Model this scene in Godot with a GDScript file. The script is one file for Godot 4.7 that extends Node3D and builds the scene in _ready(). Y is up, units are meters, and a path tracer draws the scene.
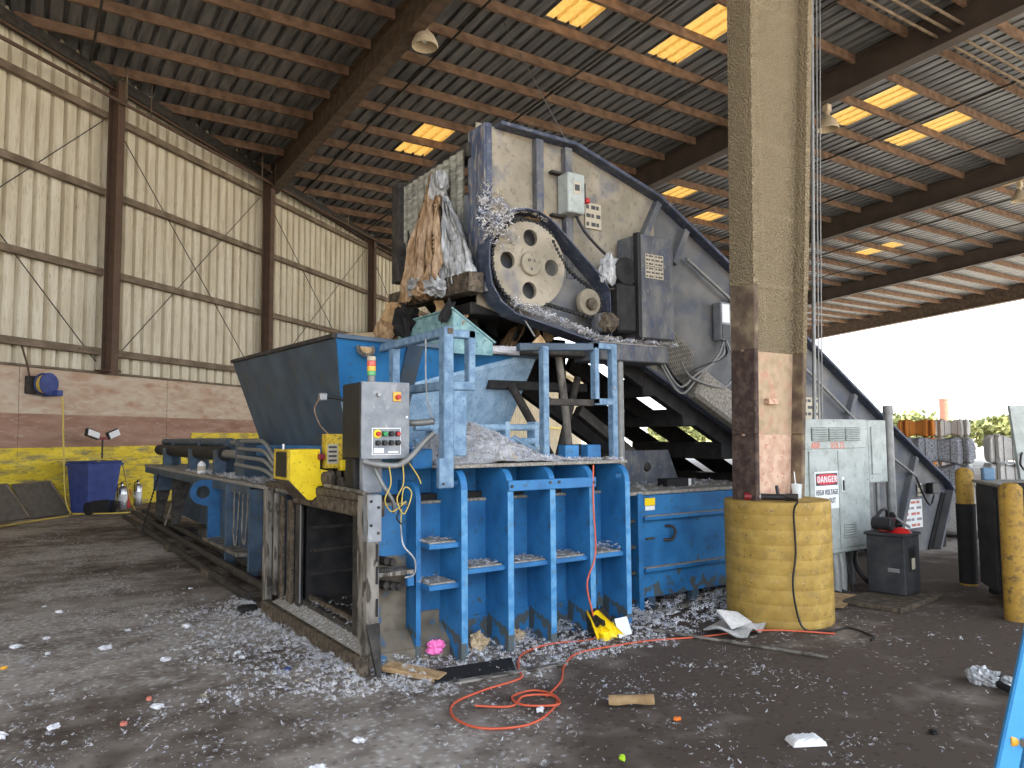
extends Node3D
# A recycling hall: two-ram baler fed by an inclined conveyor. Metres, y up. The baler's axes are the world's axes; the camera stands at the origin, 1.5 m up.

var F := Transform3D.IDENTITY      # frame in which parts are given
var used := {}
var mats := {}
var cache := {}
var rng := RandomNumberGenerator.new()

const WALL0 := Vector3(1.715, 0, -19.062)   # foot of the left wall
const WALL_TURN := 39.7
const SLOPE := 0.06                         # roof rises towards +z

func _ready() -> void:
	rng.seed = 7
	# ---- camera
	var cam := Camera3D.new()
	cam.name = "camera"
	add_child(cam)
	cam.position = Vector3(0, 1.5, 0)
	cam.rotation_order = EULER_ORDER_YXZ
	cam.rotation_degrees = Vector3(3.97, -33.5, -0.427)
	cam.fov = 53.70
	cam.near = 0.05
	cam.far = 600.0
	cam.current = true
	# ---- sky, exposure
	var sm := ProceduralSkyMaterial.new()
	sm.sky_top_color = Color(0.80, 0.86, 0.95)
	sm.sky_horizon_color = Color(0.98, 0.985, 1.0)
	sm.ground_bottom_color = Color(0.42, 0.40, 0.37)
	sm.ground_horizon_color = Color(0.55, 0.53, 0.50)
	sm.sky_curve = 0.2
	sm.sky_energy_multiplier = 1.0
	var env := Environment.new()
	env.background_mode = Environment.BG_SKY
	env.sky = Sky.new()
	env.sky.sky_material = sm
	env.tonemap_mode = Environment.TONE_MAPPER_LINEAR
	env.tonemap_exposure = 4.8
	env.sdfgi_enabled = true
	env.ssao_enabled = true
	env.ssil_enabled = true
	var we := WorldEnvironment.new()
	we.name = "environment"
	we.environment = env
	add_child(we)
	# ---- sun: high, from behind and to the right of the camera; the roof keeps it off everything in view but the skylights
	var sun := DirectionalLight3D.new()
	sun.name = "sun"
	add_child(sun)
	sun.look_at_from_position(Vector3(3, 12, 7), Vector3.ZERO, Vector3.UP)
	sun.light_energy = 1.7
	sun.light_color = Color(1.0, 0.95, 0.86)
	sun.light_angular_distance = 0.6
	sun.shadow_enabled = true
	# ---- the place
	materials()
	ground()
	roof()
	wall_left()
	yard()
	# ---- the objects, largest first
	baler()
	hopper()
	conveyor()
	drive()
	guard_frames()
	column()
	control_cabinet()
	wire_tier()
	switchgear()
	right_side()
	far_left()
	floor_things()
	litter()

# ------------------------------------------------------------------ helpers
func numbered(n: String) -> String:
	var k: int = used.get(n, 0)
	used[n] = k + 1
	return n if k == 0 else "%s_%03d" % [n, k]

func tag(o: Node, label: String, category: String, group := "", kind := "") -> Node:
	if label: o.set_meta("label", label)
	if category: o.set_meta("category", category)
	if group: o.set_meta("group", group)
	if kind: o.set_meta("kind", kind)
	return o

func thing(called: String, label: String, category: String, at := Vector3.ZERO, turn := 0.0, group := "", kind := "") -> Node3D:
	var o := Node3D.new()
	o.name = numbered(called)
	add_child(o)
	o.global_transform = F * Transform3D(Basis(Vector3.UP, deg_to_rad(turn)), at)
	tag(o, label, category, group, kind)
	return o

func setting(called: String, at := Vector3.ZERO) -> Node3D:
	var o := Node3D.new()
	o.name = called
	add_child(o)
	o.global_transform = F * Transform3D(Basis.IDENTITY, at)
	o.set_meta("kind", "structure")
	return o

func copy_of(o: Node3D, at: Vector3, turn: float, label := "", group := "") -> Node3D:
	var c: Node3D = o.duplicate()
	var base: String = str(o.name)
	c.name = numbered(base)
	add_child(c)
	c.global_transform = F * Transform3D(Basis(Vector3.UP, deg_to_rad(turn)), at)
	if label: c.set_meta("label", label)
	if group: c.set_meta("group", group)
	return c

func xf(at: Vector3, rot := Vector3.ZERO) -> Transform3D:
	return Transform3D(Basis.from_euler(rot * PI / 180.0, EULER_ORDER_YXZ), at)

func put(par: Node, called: String, mesh: Mesh, m: Material, at := Vector3.ZERO, rot := Vector3.ZERO) -> MeshInstance3D:
	return putx(par, called, mesh, m, xf(at, rot))

func putx(par: Node, called: String, mesh: Mesh, m: Material, t: Transform3D) -> MeshInstance3D:
	var o := MeshInstance3D.new()
	o.name = numbered(called) if par == self else called
	o.mesh = mesh
	o.material_override = m
	par.add_child(o, true)
	o.global_transform = F * t
	return o

func box(par: Node, called: String, m: Material, c: Vector3, s: Vector3, rot := Vector3.ZERO, bev := 0.006) -> MeshInstance3D:
	return put(par, called, cbox(s, bev), m, c, rot)

# a box given by its corners
func span(par: Node, called: String, m: Material, a: Vector3, b: Vector3, bev := 0.006) -> MeshInstance3D:
	return box(par, called, m, (a + b) / 2, (b - a).abs(), Vector3.ZERO, bev)

func aim(a: Vector3, b: Vector3) -> Transform3D:
	var z := (b - a).normalized()
	var up := Vector3.UP if absf(z.y) < 0.99 else Vector3.BACK
	var x := up.cross(z).normalized()
	return Transform3D(Basis(x, z.cross(x), z), (a + b) / 2)

func beam(par: Node, called: String, m: Material, a: Vector3, b: Vector3, w: float, h: float, bev := 0.004) -> MeshInstance3D:
	return putx(par, called, cbox(Vector3(w, h, a.distance_to(b)), bev), m, aim(a, b))

func ibeam(par: Node, called: String, m: Material, a: Vector3, b: Vector3, w: float, h: float, t := 0.015) -> MeshInstance3D:
	var l := a.distance_to(b)
	return putx(par, called, boxes([[Vector3(0, h / 2 - t / 2, 0), Vector3(w, t, l)], [Vector3(0, -h / 2 + t / 2, 0), Vector3(w, t, l)], [Vector3.ZERO, Vector3(t, h - t, l)]]), m, aim(a, b))

func tri(st: SurfaceTool, a: Vector3, b: Vector3, c: Vector3, out: Vector3) -> void:
	var n := (a - c).cross(a - b)
	if n.length_squared() < 1e-16: return
	if n.dot(out) < 0:
		n = -n
		var k := b
		b = c
		c = k
	st.set_normal(n.normalized())
	st.add_vertex(a)
	st.add_vertex(b)
	st.add_vertex(c)

func quad(st: SurfaceTool, a: Vector3, b: Vector3, c: Vector3, d: Vector3, out: Vector3) -> void:
	tri(st, a, b, c, out)
	tri(st, a, c, d, out)

func begin() -> SurfaceTool:
	var st := SurfaceTool.new()
	st.begin(Mesh.PRIMITIVE_TRIANGLES)
	return st

func add_cbox(st: SurfaceTool, c: Vector3, s: Vector3, bev: float) -> void:
	var h := s / 2
	var b := minf(bev, minf(h.x, minf(h.y, h.z)) * 0.45)
	var v := func(sg: Vector3, ax: int) -> Vector3:
		var p := h * sg
		for k in 3:
			if k != ax: p[k] -= b * sg[k]
		return p
	var one := [-1.0, 1.0]
	for ax in 3:
		var u := (ax + 1) % 3
		var w := (ax + 2) % 3
		for s0 in one:
			var q := []
			for e in [[-1.0, -1.0], [1.0, -1.0], [1.0, 1.0], [-1.0, 1.0]]:
				var sg := Vector3.ZERO
				sg[ax] = s0
				sg[u] = e[0]
				sg[w] = e[1]
				q.append(c + v.call(sg, ax))
			var out := Vector3.ZERO
			out[ax] = s0
			quad(st, q[0], q[1], q[2], q[3], out)
		if b < 0.0008: continue
		for s0 in one:
			for s1 in one:
				var sa := Vector3.ZERO
				sa[u] = s0
				sa[w] = s1
				sa[ax] = -1.0
				var sb := sa
				sb[ax] = 1.0
				quad(st, c + v.call(sa, u), c + v.call(sb, u), c + v.call(sb, w), c + v.call(sa, w), Vector3(sa.x if ax != 0 else 0.0, sa.y if ax != 1 else 0.0, sa.z if ax != 2 else 0.0))
	if b >= 0.0008:
		for x in one:
			for y in one:
				for z in one:
					var sg := Vector3(x, y, z)
					tri(st, c + v.call(sg, 0), c + v.call(sg, 1), c + v.call(sg, 2), sg)

func cbox(s: Vector3, bev: float) -> Mesh:
	var key := "%.4f,%.4f,%.4f,%.4f" % [s.x, s.y, s.z, bev]
	if not cache.has(key):
		var st := begin()
		add_cbox(st, Vector3.ZERO, s, bev)
		cache[key] = st.commit()
	return cache[key]

func boxes(list: Array, bev := 0.0) -> Mesh:
	var st := begin()
	for e in list: add_cbox(st, e[0], e[1], bev)
	return st.commit()

# polygon in xy, extruded along z
func extrude(poly: PackedVector2Array, d: float) -> Mesh:
	var st := begin()
	var idx := Geometry2D.triangulate_polygon(poly)
	for s in [-1.0, 1.0]:
		for i in range(0, idx.size(), 3):
			var p := []
			for k in 3: p.append(Vector3(poly[idx[i + k]].x, poly[idx[i + k]].y, s * d / 2))
			tri(st, p[0], p[1], p[2], Vector3(0, 0, s))
	var cw := Geometry2D.is_polygon_clockwise(poly)
	for i in poly.size():
		var a := poly[i]
		var b := poly[(i + 1) % poly.size()]
		var n := Vector2((b - a).y, -(b - a).x)
		if cw: n = -n
		quad(st, Vector3(a.x, a.y, -d / 2), Vector3(b.x, b.y, -d / 2), Vector3(b.x, b.y, d / 2), Vector3(a.x, a.y, d / 2), Vector3(n.x, n.y, 0))
	return st.commit()

func arc(c: Vector2, r: float, a0: float, a1: float, n: int) -> PackedVector2Array:
	var p := PackedVector2Array()
	for i in n + 1:
		var a := deg_to_rad(lerpf(a0, a1, float(i) / n))
		p.append(c + Vector2(cos(a), sin(a)) * r)
	return p

# outline with a round hole, joined by a hair slit
func holed(outer: PackedVector2Array, c: Vector2, r: float) -> PackedVector2Array:
	var o := outer.duplicate()
	if Geometry2D.is_polygon_clockwise(o): o.reverse()
	var best := 0
	for i in o.size():
		if o[i].distance_to(c) < o[best].distance_to(c): best = i
	var out := PackedVector2Array()
	for i in o.size(): out.append(o[(best + i) % o.size()])
	var a0 := rad_to_deg((o[best] - c).angle())
	out.append(o[best] + (o[(best + o.size() - 1) % o.size()] - o[best]).normalized() * 0.0006)
	out.append_array(arc(c, r, a0 - 1.0, a0 - 359.0, 18))
	return out

func tube_mesh(pts: Array, r: float, n := 8, closed := false) -> Mesh:
	var st := begin()
	var rings := []
	var norms := []
	var m := pts.size()
	var x := Vector3.ZERO
	for i in m:
		var a: Vector3 = pts[(i - 1 + m) % m] if closed else pts[maxi(i - 1, 0)]
		var b: Vector3 = pts[(i + 1) % m] if closed else pts[mini(i + 1, m - 1)]
		var t := (b - a).normalized()
		if x == Vector3.ZERO: x = t.cross(Vector3.UP if absf(t.y) < 0.9 else Vector3.RIGHT).normalized()
		x = (x - t * x.dot(t)).normalized()
		var y := t.cross(x)
		var ring := []
		var nn := []
		for k in n:
			var g := TAU * k / n
			var d := x * cos(g) + y * sin(g)
			ring.append(pts[i] + d * r)
			nn.append(d)
		rings.append(ring)
		norms.append(nn)
	for i in (m if closed else m - 1):
		var j := (i + 1) % m
		for k in n:
			var l := (k + 1) % n
			smooth(st, [rings[i][k], rings[i][l], rings[j][l], rings[j][k]], [norms[i][k], norms[i][l], norms[j][l], norms[j][k]])
	if not closed:
		for e in [0, m - 1]:
			var out: Vector3 = (pts[0] - pts[1]) if e == 0 else (pts[m - 1] - pts[m - 2])
			for k in range(1, n - 1): tri(st, rings[e][0], rings[e][k], rings[e][k + 1], out)
	return st.commit()

func smooth(st: SurfaceTool, p: Array, n: Array) -> void:
	for t in [[0, 1, 2], [0, 2, 3]]:
		var a: Vector3 = p[t[0]]
		var b: Vector3 = p[t[1]]
		var c: Vector3 = p[t[2]]
		var f := (a - c).cross(a - b)
		if f.length_squared() < 1e-18: continue
		var o: Array = [t[0], t[1], t[2]] if f.dot(n[t[0]] + n[t[1]] + n[t[2]]) > 0 else [t[0], t[2], t[1]]
		for k in o:
			st.set_normal(n[k])
			st.add_vertex(p[k])

func tube(par: Node, called: String, m: Material, pts: Array, r: float, n := 8) -> MeshInstance3D:
	return put(par, called, tube_mesh(pts, r, n), m)

# a smooth curve through points
func curve(pts: Array, per := 6) -> Array:
	var out := []
	for i in pts.size() - 1:
		var a: Vector3 = pts[maxi(i - 1, 0)]
		var b: Vector3 = pts[i]
		var c: Vector3 = pts[i + 1]
		var d: Vector3 = pts[mini(i + 2, pts.size() - 1)]
		for k in per: out.append(b.cubic_interpolate(c, a, d, float(k) / per))
	out.append(pts[-1])
	return out

# profile of (radius, height) turned about y
func lathe(prof: Array, n := 20) -> Mesh:
	var st := begin()
	var segs := []
	for i in prof.size() - 1:
		var d: Vector2 = prof[i + 1] - prof[i]
		segs.append(Vector2(d.y, -d.x).normalized())
	for i in prof.size() - 1:
		var n0: Vector2 = segs[i]
		var n1: Vector2 = segs[i]
		if i > 0 and segs[i - 1].dot(segs[i]) > 0.8: n0 = (segs[i - 1] + segs[i]).normalized()
		if i < segs.size() - 1 and segs[i + 1].dot(segs[i]) > 0.8: n1 = (segs[i + 1] + segs[i]).normalized()
		for k in n:
			var a := TAU * k / n
			var b := TAU * (k + 1) / n
			var e := func(p: Vector2, g: float) -> Vector3: return Vector3(p.x * cos(g), p.y, p.x * sin(g))
			smooth(st, [e.call(prof[i], a), e.call(prof[i], b), e.call(prof[i + 1], b), e.call(prof[i + 1], a)], [e.call(n0, a), e.call(n0, b), e.call(n1, b), e.call(n1, a)])
	return st.commit()

func cyl(par: Node, called: String, m: Material, a: Vector3, b: Vector3, r: float, n := 14) -> MeshInstance3D:
	var l := a.distance_to(b)
	var key := "c%.4f,%.4f,%d" % [l, r, n]
	if not cache.has(key):
		var c := minf(r * 0.12, 0.008)
		cache[key] = lathe([Vector2(0, -l / 2), Vector2(r - c, -l / 2), Vector2(r, -l / 2 + c), Vector2(r, l / 2 - c), Vector2(r - c, l / 2), Vector2(0, l / 2)], n)
	var t := aim(a, b)
	return putx(par, called, cache[key], m, Transform3D(Basis(t.basis.x, t.basis.z, -t.basis.y), t.origin))

# superellipsoid roughened by noise: bags, bales, crumpled things
func lump(s: Vector3, e: float, amp: float, freq: float, sd: int, nu := 18, nv := 10, ridges := 0, ridge_amp := 0.0) -> Mesh:
	var nz := FastNoiseLite.new()
	nz.seed = sd
	nz.frequency = freq
	var sp := func(c: float) -> float: return signf(c) * pow(absf(c), e)
	var g := []
	for j in nv + 1:
		var la := PI * (float(j) / nv - 0.5)
		var row := []
		for i in nu:
			var lo := TAU * i / nu
			var p := Vector3(sp.call(cos(la)) * sp.call(cos(lo)), sp.call(sin(la)), sp.call(cos(la)) * sp.call(sin(lo)))
			var k := 1.0 + amp * nz.get_noise_3d(p.x * 10, p.y * 10, p.z * 10)
			var q := p * k
			if ridges > 0:
				var f := 1.0 - ridge_amp * (1.0 - absf(sin(ridges * PI * (p.x * 0.5 + 0.5))))
				q = Vector3(q.x, q.y * f, q.z * f)
			row.append(q * s / 2)
		g.append(row)
	var st := begin()
	for j in nv:
		for i in nu:
			var l := (i + 1) % nu
			var m: Vector3 = (g[j][i] + g[j + 1][l]) / 2
			quad(st, g[j][i], g[j][l], g[j + 1][l], g[j + 1][i], m)
	return st.commit()

# grid surface from a function of (u, v) in 0..1, given a little thickness
func sheet(f: Callable, nu: int, nv: int, thick := 0.004) -> Mesh:
	var st := begin()
	var p := []
	var q := []
	for j in nv + 1:
		var r := []
		for i in nu + 1: r.append(f.call(float(i) / nu, float(j) / nv))
		p.append(r)
	for j in nv + 1:
		var r := []
		for i in nu + 1:
			var du: Vector3 = p[j][mini(i + 1, nu)] - p[j][maxi(i - 1, 0)]
			var dv: Vector3 = p[mini(j + 1, nv)][i] - p[maxi(j - 1, 0)][i]
			r.append(du.cross(dv).normalized())
		q.append(r)
	for j in nv:
		for i in nu:
			for s in [0.5, -0.5]:
				var pts := []
				var ns := []
				for e in [[j, i], [j, i + 1], [j + 1, i + 1], [j + 1, i]]:
					pts.append(p[e[0]][e[1]] + q[e[0]][e[1]] * thick * s)
					ns.append(q[e[0]][e[1]] * signf(s))
				smooth(st, pts, ns)
	return st.commit()

func lettering(par: Node, called: String, txt: String, m: Material, height: float, at: Vector3, rot := Vector3.ZERO, squeeze := 1.0) -> MeshInstance3D:
	var t := TextMesh.new()
	var sf := SystemFont.new()
	sf.font_names = PackedStringArray(["Droid Sans"])
	sf.font_weight = 700
	t.font = sf
	t.text = txt
	t.font_size = 64
	t.pixel_size = height / 46.0
	t.depth = 0.002
	var o := put(par, called, t, m, at, rot)
	o.scale.x *= squeeze
	return o

# ------------------------------------------------------------------ materials
func c8(r: int, g: int, b: int) -> Color:
	return Color8(r, g, b)

func noise_bytes(sz: int, f: float, sd: int, oct: int) -> PackedByteArray:
	var key := "n%d,%.4f,%d,%d" % [sz, f, sd, oct]
	if not cache.has(key):
		var n := FastNoiseLite.new()
		n.noise_type = FastNoiseLite.TYPE_SIMPLEX_SMOOTH
		n.seed = sd
		n.frequency = f
		n.fractal_octaves = oct
		var im := n.get_seamless_image(sz, sz)
		im.convert(Image.FORMAT_L8)
		cache[key] = im.get_data()
	return cache[key]

# cols: tones of the surface; o: s repeats per metre, f noise frequency, r roughness, m metal, sp specks [colour, threshold, frequency], bump cm, st stretch
func mk(key: String, cols: Array, o := {}) -> StandardMaterial3D:
	var sz: int = o.get("sz", 256)
	var sd: int = o.get("seed", key.hash() % 1000)
	var base := noise_bytes(sz, o.get("f", 0.02), sd, o.get("oct", 5))
	var lut := []
	for i in 256:
		var t := clampf((i / 255.0 - 0.5) * 1.7 + 0.5, 0.0, 0.9999) * (cols.size() - 1)
		var k := int(t)
		lut.append(cols[k].lerp(cols[mini(k + 1, cols.size() - 1)], t - k))
	var data := PackedByteArray()
	data.resize(sz * sz * 3)
	var specks := []
	var splash := noise_bytes(sz, 0.03, sd + 71, 5) if o.has("splash") else PackedByteArray()
	for e in o.get("sp", []): specks.append([e[0], e[1] * 255.0, noise_bytes(sz, e[2], sd + 31 + specks.size() * 17, 4), e[3] if e.size() > 3 else 0.9, e[4] if e.size() > 4 else 22.0])
	for i in sz * sz:
		var c: Color = lut[base[i]]
		for e in specks:
			var over: float = e[2][i] - e[1]
			if over > 0: c = c.lerp(e[0], minf(over / e[4], 1.0) * e[3])
		if o.has("splash"):
			var up := 1.0 - float(i / sz) / sz
			if splash[i] / 255.0 > 0.34 + up * 1.5: c = c.lerp(o["splash"], 0.78)
		data[i * 3] = c.r8
		data[i * 3 + 1] = c.g8
		data[i * 3 + 2] = c.b8
	var m := StandardMaterial3D.new()
	m.resource_name = key
	m.albedo_texture = ImageTexture.create_from_image(Image.create_from_data(sz, sz, false, Image.FORMAT_RGB8, data))
	m.uv1_triplanar = true
	m.uv1_world_triplanar = true
	m.uv1_scale = Vector3.ONE * float(o.get("s", 0.7)) * o.get("st", Vector3.ONE)
	m.roughness = o.get("r", 0.75)
	m.metallic = o.get("m", 0.0)
	m.metallic_specular = o.get("spec", 0.4)
	if o.has("bump"):
		m.heightmap_enabled = true
		m.heightmap_texture = ImageTexture.create_from_image(Image.create_from_data(sz, sz, false, Image.FORMAT_L8, noise_bytes(sz, o.get("bf", 0.06), sd + 5, 5)))
		m.heightmap_scale = o["bump"]
	mats[key] = m
	return m

# hall floor: dark oily concrete with pale paper dust trodden into it, mostly on the left; 18 m of floor per repeat
func floor_material() -> void:
	var sz := 1024
	var big := noise_bytes(sz, 0.006, 11, 6)
	var fine := noise_bytes(sz, 0.05, 12, 5)
	var fleck := noise_bytes(sz, 0.30, 13, 3)
	var wide := noise_bytes(512, 0.012, 14, 4)
	var data := PackedByteArray()
	data.resize(sz * sz * 3)
	var oil := c8(86, 75, 66)
	var dust := c8(164, 155, 144)
	var white := c8(204, 202, 200)
	for i in sz * sz:
		var col := i % sz
		var row := i / sz
		var x := col * 18.0 / sz
		if x > 9.0: x -= 18.0
		var z := row * 18.0 / sz - 18.0
		var lean := clampf(0.76 - 0.26 * (x + 0.25 * z), -0.08, 0.66)
		var a := (big[i] - 128) / 230.0 + (fine[i] - 128) / 260.0 + lean + (wide[(row * 2 % 512) * 512 + col / 2] - 128) / 320.0
		var c := oil.lerp(dust, clampf(a, 0.0, 1.0))
		var f := fleck[i] / 255.0 + (big[i] - 128) / 700.0 + lean * 0.12
		if f > 0.79: c = c.lerp(white, minf((f - 0.79) * 9.0, 0.85))
		elif fleck[i] < 60: c = c.darkened(0.25)
		data[i * 3] = c.r8
		data[i * 3 + 1] = c.g8
		data[i * 3 + 2] = c.b8
	var m := StandardMaterial3D.new()
	m.resource_name = "floor"
	m.albedo_texture = ImageTexture.create_from_image(Image.create_from_data(sz, sz, false, Image.FORMAT_RGB8, data))
	m.uv1_triplanar = true
	m.uv1_world_triplanar = true
	m.uv1_scale = Vector3.ONE / 18.0
	m.roughness = 0.8
	m.metallic_specular = 0.35
	mats["floor"] = m

func plain(key: String, c: Color, r := 0.6, metal := 0.0) -> StandardMaterial3D:
	var m := StandardMaterial3D.new()
	m.resource_name = key
	m.albedo_color = c
	m.roughness = r
	m.metallic = metal
	mats[key] = m
	return m

func M(key: String) -> Material:
	return mats[key]

func materials() -> void:
	var dirt := c8(74, 62, 50)
	floor_material()
	mk("yard", [c8(170, 165, 155), c8(195, 190, 180)], {"s": 0.12, "r": 0.9})
	mk("blue", [c8(36, 94, 142), c8(43, 107, 157), c8(50, 117, 167)], {"s": 0.8, "f": 0.012, "r": 0.45, "sp": [[dirt, 0.72, 0.05, 0.5, 50], [c8(150, 170, 190), 0.84, 0.15, 0.4]]})
	mk("blue_rib", [c8(36, 94, 142), c8(43, 107, 157), c8(50, 117, 167)], {"s": 0.75, "f": 0.012, "r": 0.5, "seed": 77, "splash": c8(88, 78, 64), "sp": [[dirt, 0.72, 0.05, 0.5, 50], [c8(150, 170, 190), 0.84, 0.15, 0.4]]})
	mk("blue_worn", [c8(62, 122, 168), c8(78, 136, 178), c8(94, 148, 186)], {"s": 1.1, "f": 0.03, "r": 0.55, "sp": [[c8(112, 104, 92), 0.72, 0.06, 0.5, 40]]})  # rib fronts: worn paint, made paler still to paint in the light they catch
	mk("column_mid", [c8(158, 138, 110), c8(172, 150, 122), c8(180, 154, 128)], {"s": 1.0, "f": 0.03, "r": 0.9, "sp": [[c8(178, 128, 106), 0.60, 0.02, 0.6, 60]]})
	mk("column_blotch", [c8(84, 70, 60), c8(104, 90, 74), c8(134, 118, 94)], {"s": 0.8, "f": 0.02, "r": 0.9})
	mk("blue_mid", [c8(34, 76, 116), c8(40, 88, 130), c8(46, 96, 140)], {"s": 0.8, "r": 0.5})
	mk("blue_light", [c8(92, 118, 142), c8(108, 136, 160), c8(124, 150, 170)], {"s": 1.2, "f": 0.03, "r": 0.6, "sp": [[c8(64, 92, 120), 0.72, 0.09, 0.6, 40]]})
	mk("blue_dusted", [c8(126, 156, 180), c8(148, 176, 198), c8(164, 190, 208)], {"s": 1.0, "f": 0.03, "r": 0.8, "sp": [[c8(84, 120, 152), 0.66, 0.10, 0.7, 40], [c8(64, 90, 116), 0.76, 0.2, 0.7]]})  # paler mottled blue for the lower near wall of the hopper and its rails
	mk("blue_old", [c8(54, 68, 82), c8(62, 78, 94), c8(74, 90, 104)], {"s": 0.6, "f": 0.015, "r": 0.5, "sp": [[c8(88, 82, 68), 0.62, 0.02, 0.6, 60]]})
	mk("blue_grimy", [c8(92, 84, 72), c8(108, 99, 85), c8(122, 113, 98)], {"s": 0.9, "f": 0.02, "r": 0.8, "sp": [[c8(48, 98, 146), 0.70, 0.018, 0.8, 30]]})
	mk("deck_dust", [c8(112, 106, 96), c8(136, 130, 118), c8(160, 154, 144)], {"s": 1.6, "f": 0.06, "r": 0.95, "sp": [[c8(205, 203, 200), 0.66, 0.2, 0.8], [c8(70, 62, 54), 0.72, 0.12, 0.6]]})
	mk("steel_dark", [c8(40, 37, 34), c8(54, 50, 46), c8(70, 65, 59)], {"s": 1.0, "f": 0.02, "r": 0.7, "sp": [[c8(96, 84, 68), 0.73, 0.05, 0.6]]})
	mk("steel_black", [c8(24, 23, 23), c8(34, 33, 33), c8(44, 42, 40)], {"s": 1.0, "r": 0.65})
	mk("steel_worn", [c8(84, 78, 70), c8(116, 110, 100), c8(140, 134, 124)], {"s": 1.3, "f": 0.02, "r": 0.55, "sp": [[c8(52, 46, 40), 0.6, 0.03, 0.8]], "st": Vector3(1, 0.4, 1)})
	mk("grease", [c8(62, 54, 44), c8(84, 74, 60), c8(104, 92, 76)], {"s": 1.3, "f": 0.03, "r": 0.75, "sp": [[c8(36, 31, 27), 0.64, 0.06, 0.7]]})
	mk("purlin", [c8(96, 75, 60), c8(112, 89, 72), c8(126, 101, 83)], {"s": 0.5, "f": 0.02, "r": 0.85})
	mk("rafter", [c8(76, 62, 50), c8(88, 73, 60), c8(100, 84, 70)], {"s": 0.4, "f": 0.03, "r": 0.85})
	mk("rafter_grey", [c8(76, 67, 62), c8(81, 72, 66), c8(86, 76, 70)], {"s": 0.25, "f": 0.02, "r": 0.85})
	mk("roof_sheet", [c8(96, 98, 101), c8(116, 117, 119), c8(132, 132, 132)], {"s": 0.35, "f": 0.03, "r": 0.5, "m": 0.3, "st": Vector3(2.4, 1, 0.25)})
	mk("siding", [c8(190, 178, 152), c8(208, 198, 174), c8(220, 212, 192)], {"s": 0.35, "f": 0.03, "r": 0.75, "st": Vector3(1.6, 0.15, 1.6), "sp": [[c8(146, 130, 104), 0.68, 0.1, 0.5, 40], [c8(100, 86, 66), 0.78, 0.25, 0.7]]})
	mk("girt", [c8(98, 84, 68), c8(116, 101, 84), c8(134, 118, 100)], {"s": 0.5, "r": 0.85})
	mk("wall_column", [c8(84, 66, 54), c8(98, 78, 64)], {"s": 0.5, "r": 0.85})
	mk("wall_concrete", [c8(172, 140, 116), c8(188, 164, 140), c8(198, 184, 162), c8(180, 150, 126)], {"s": 0.14, "f": 0.012, "sz": 512, "r": 0.85, "st": Vector3(1, 2.2, 1), "sp": [[c8(148, 98, 74), 0.62, 0.02, 0.6, 60], [c8(204, 196, 180), 0.70, 0.03, 0.5, 40]], "bump": 0.6})
	mk("wall_brown", [c8(140, 106, 88), c8(156, 122, 102), c8(168, 138, 118)], {"s": 0.3, "f": 0.015, "r": 0.85, "st": Vector3(1, 2.5, 1), "sp": [[c8(190, 176, 158), 0.70, 0.04, 0.6, 40]]})
	mk("wall_yellow", [c8(206, 178, 44), c8(222, 194, 52), c8(232, 208, 78)], {"s": 0.45, "f": 0.02, "r": 0.75, "st": Vector3(0.6, 1.8, 0.6), "sp": [[c8(132, 118, 98), 0.60, 0.022, 0.85, 30], [c8(96, 84, 66), 0.70, 0.08, 0.7]]})
	mk("conveyor_dust", [c8(132, 124, 107), c8(146, 137, 119), c8(158, 149, 131)], {"s": 0.5, "f": 0.014, "r": 0.9, "sp": [[c8(92, 96, 108), 0.58, 0.02, 0.7, 90], [c8(110, 102, 89), 0.66, 0.1, 0.6, 40]]})
	mk("conveyor_lower", [c8(92, 93, 95), c8(106, 106, 105), c8(120, 118, 114)], {"s": 0.5, "f": 0.014, "r": 0.8, "sp": [[c8(74, 82, 98), 0.55, 0.02, 0.6, 90]]})
	mk("blue_scraped", [c8(66, 76, 98), c8(82, 92, 112), c8(100, 108, 126)], {"s": 1.1, "f": 0.025, "r": 0.6, "st": Vector3(1.5, 0.4, 1.5), "sp": [[c8(160, 152, 138), 0.52, 0.04, 0.8, 60], [c8(146, 108, 80), 0.70, 0.05, 0.7, 40]]})
	mk("blue_edge", [c8(54, 60, 76), c8(66, 72, 88), c8(80, 86, 100)], {"s": 0.8, "f": 0.03, "r": 0.6, "sp": [[c8(140, 132, 118), 0.70, 0.08, 0.6, 40]]})
	mk("grey_box", [c8(76, 78, 84), c8(92, 93, 96), c8(112, 110, 106)], {"s": 0.9, "f": 0.02, "r": 0.55, "st": Vector3(1.4, 0.6, 1.4), "sp": [[c8(62, 72, 96), 0.66, 0.03, 0.6], [c8(150, 142, 126), 0.76, 0.06, 0.5]]})
	mk("black_box", [c8(32, 32, 33), c8(42, 41, 41)], {"s": 1.0, "r": 0.5, "sp": [[c8(120, 112, 100), 0.80, 0.12, 0.5]]})
	mk("cabinet_grey", [c8(120, 124, 128), c8(132, 136, 139), c8(144, 147, 149)], {"s": 1.2, "f": 0.02, "r": 0.5, "sp": [[c8(168, 168, 164), 0.74, 0.03, 0.5]]})
	mk("chute_green", [c8(108, 144, 148), c8(126, 162, 164), c8(146, 178, 176)], {"s": 1.0, "f": 0.03, "r": 0.7, "sp": [[c8(70, 92, 104), 0.72, 0.08, 0.6]]})
	mk("column_coat", [c8(150, 134, 104), c8(164, 148, 118), c8(176, 160, 130)], {"s": 1.6, "f": 0.12, "sz": 512, "oct": 4, "r": 0.95, "sp": [[c8(122, 106, 80), 0.68, 0.22, 0.5]], "bump": 6.0, "bf": 0.045})
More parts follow.
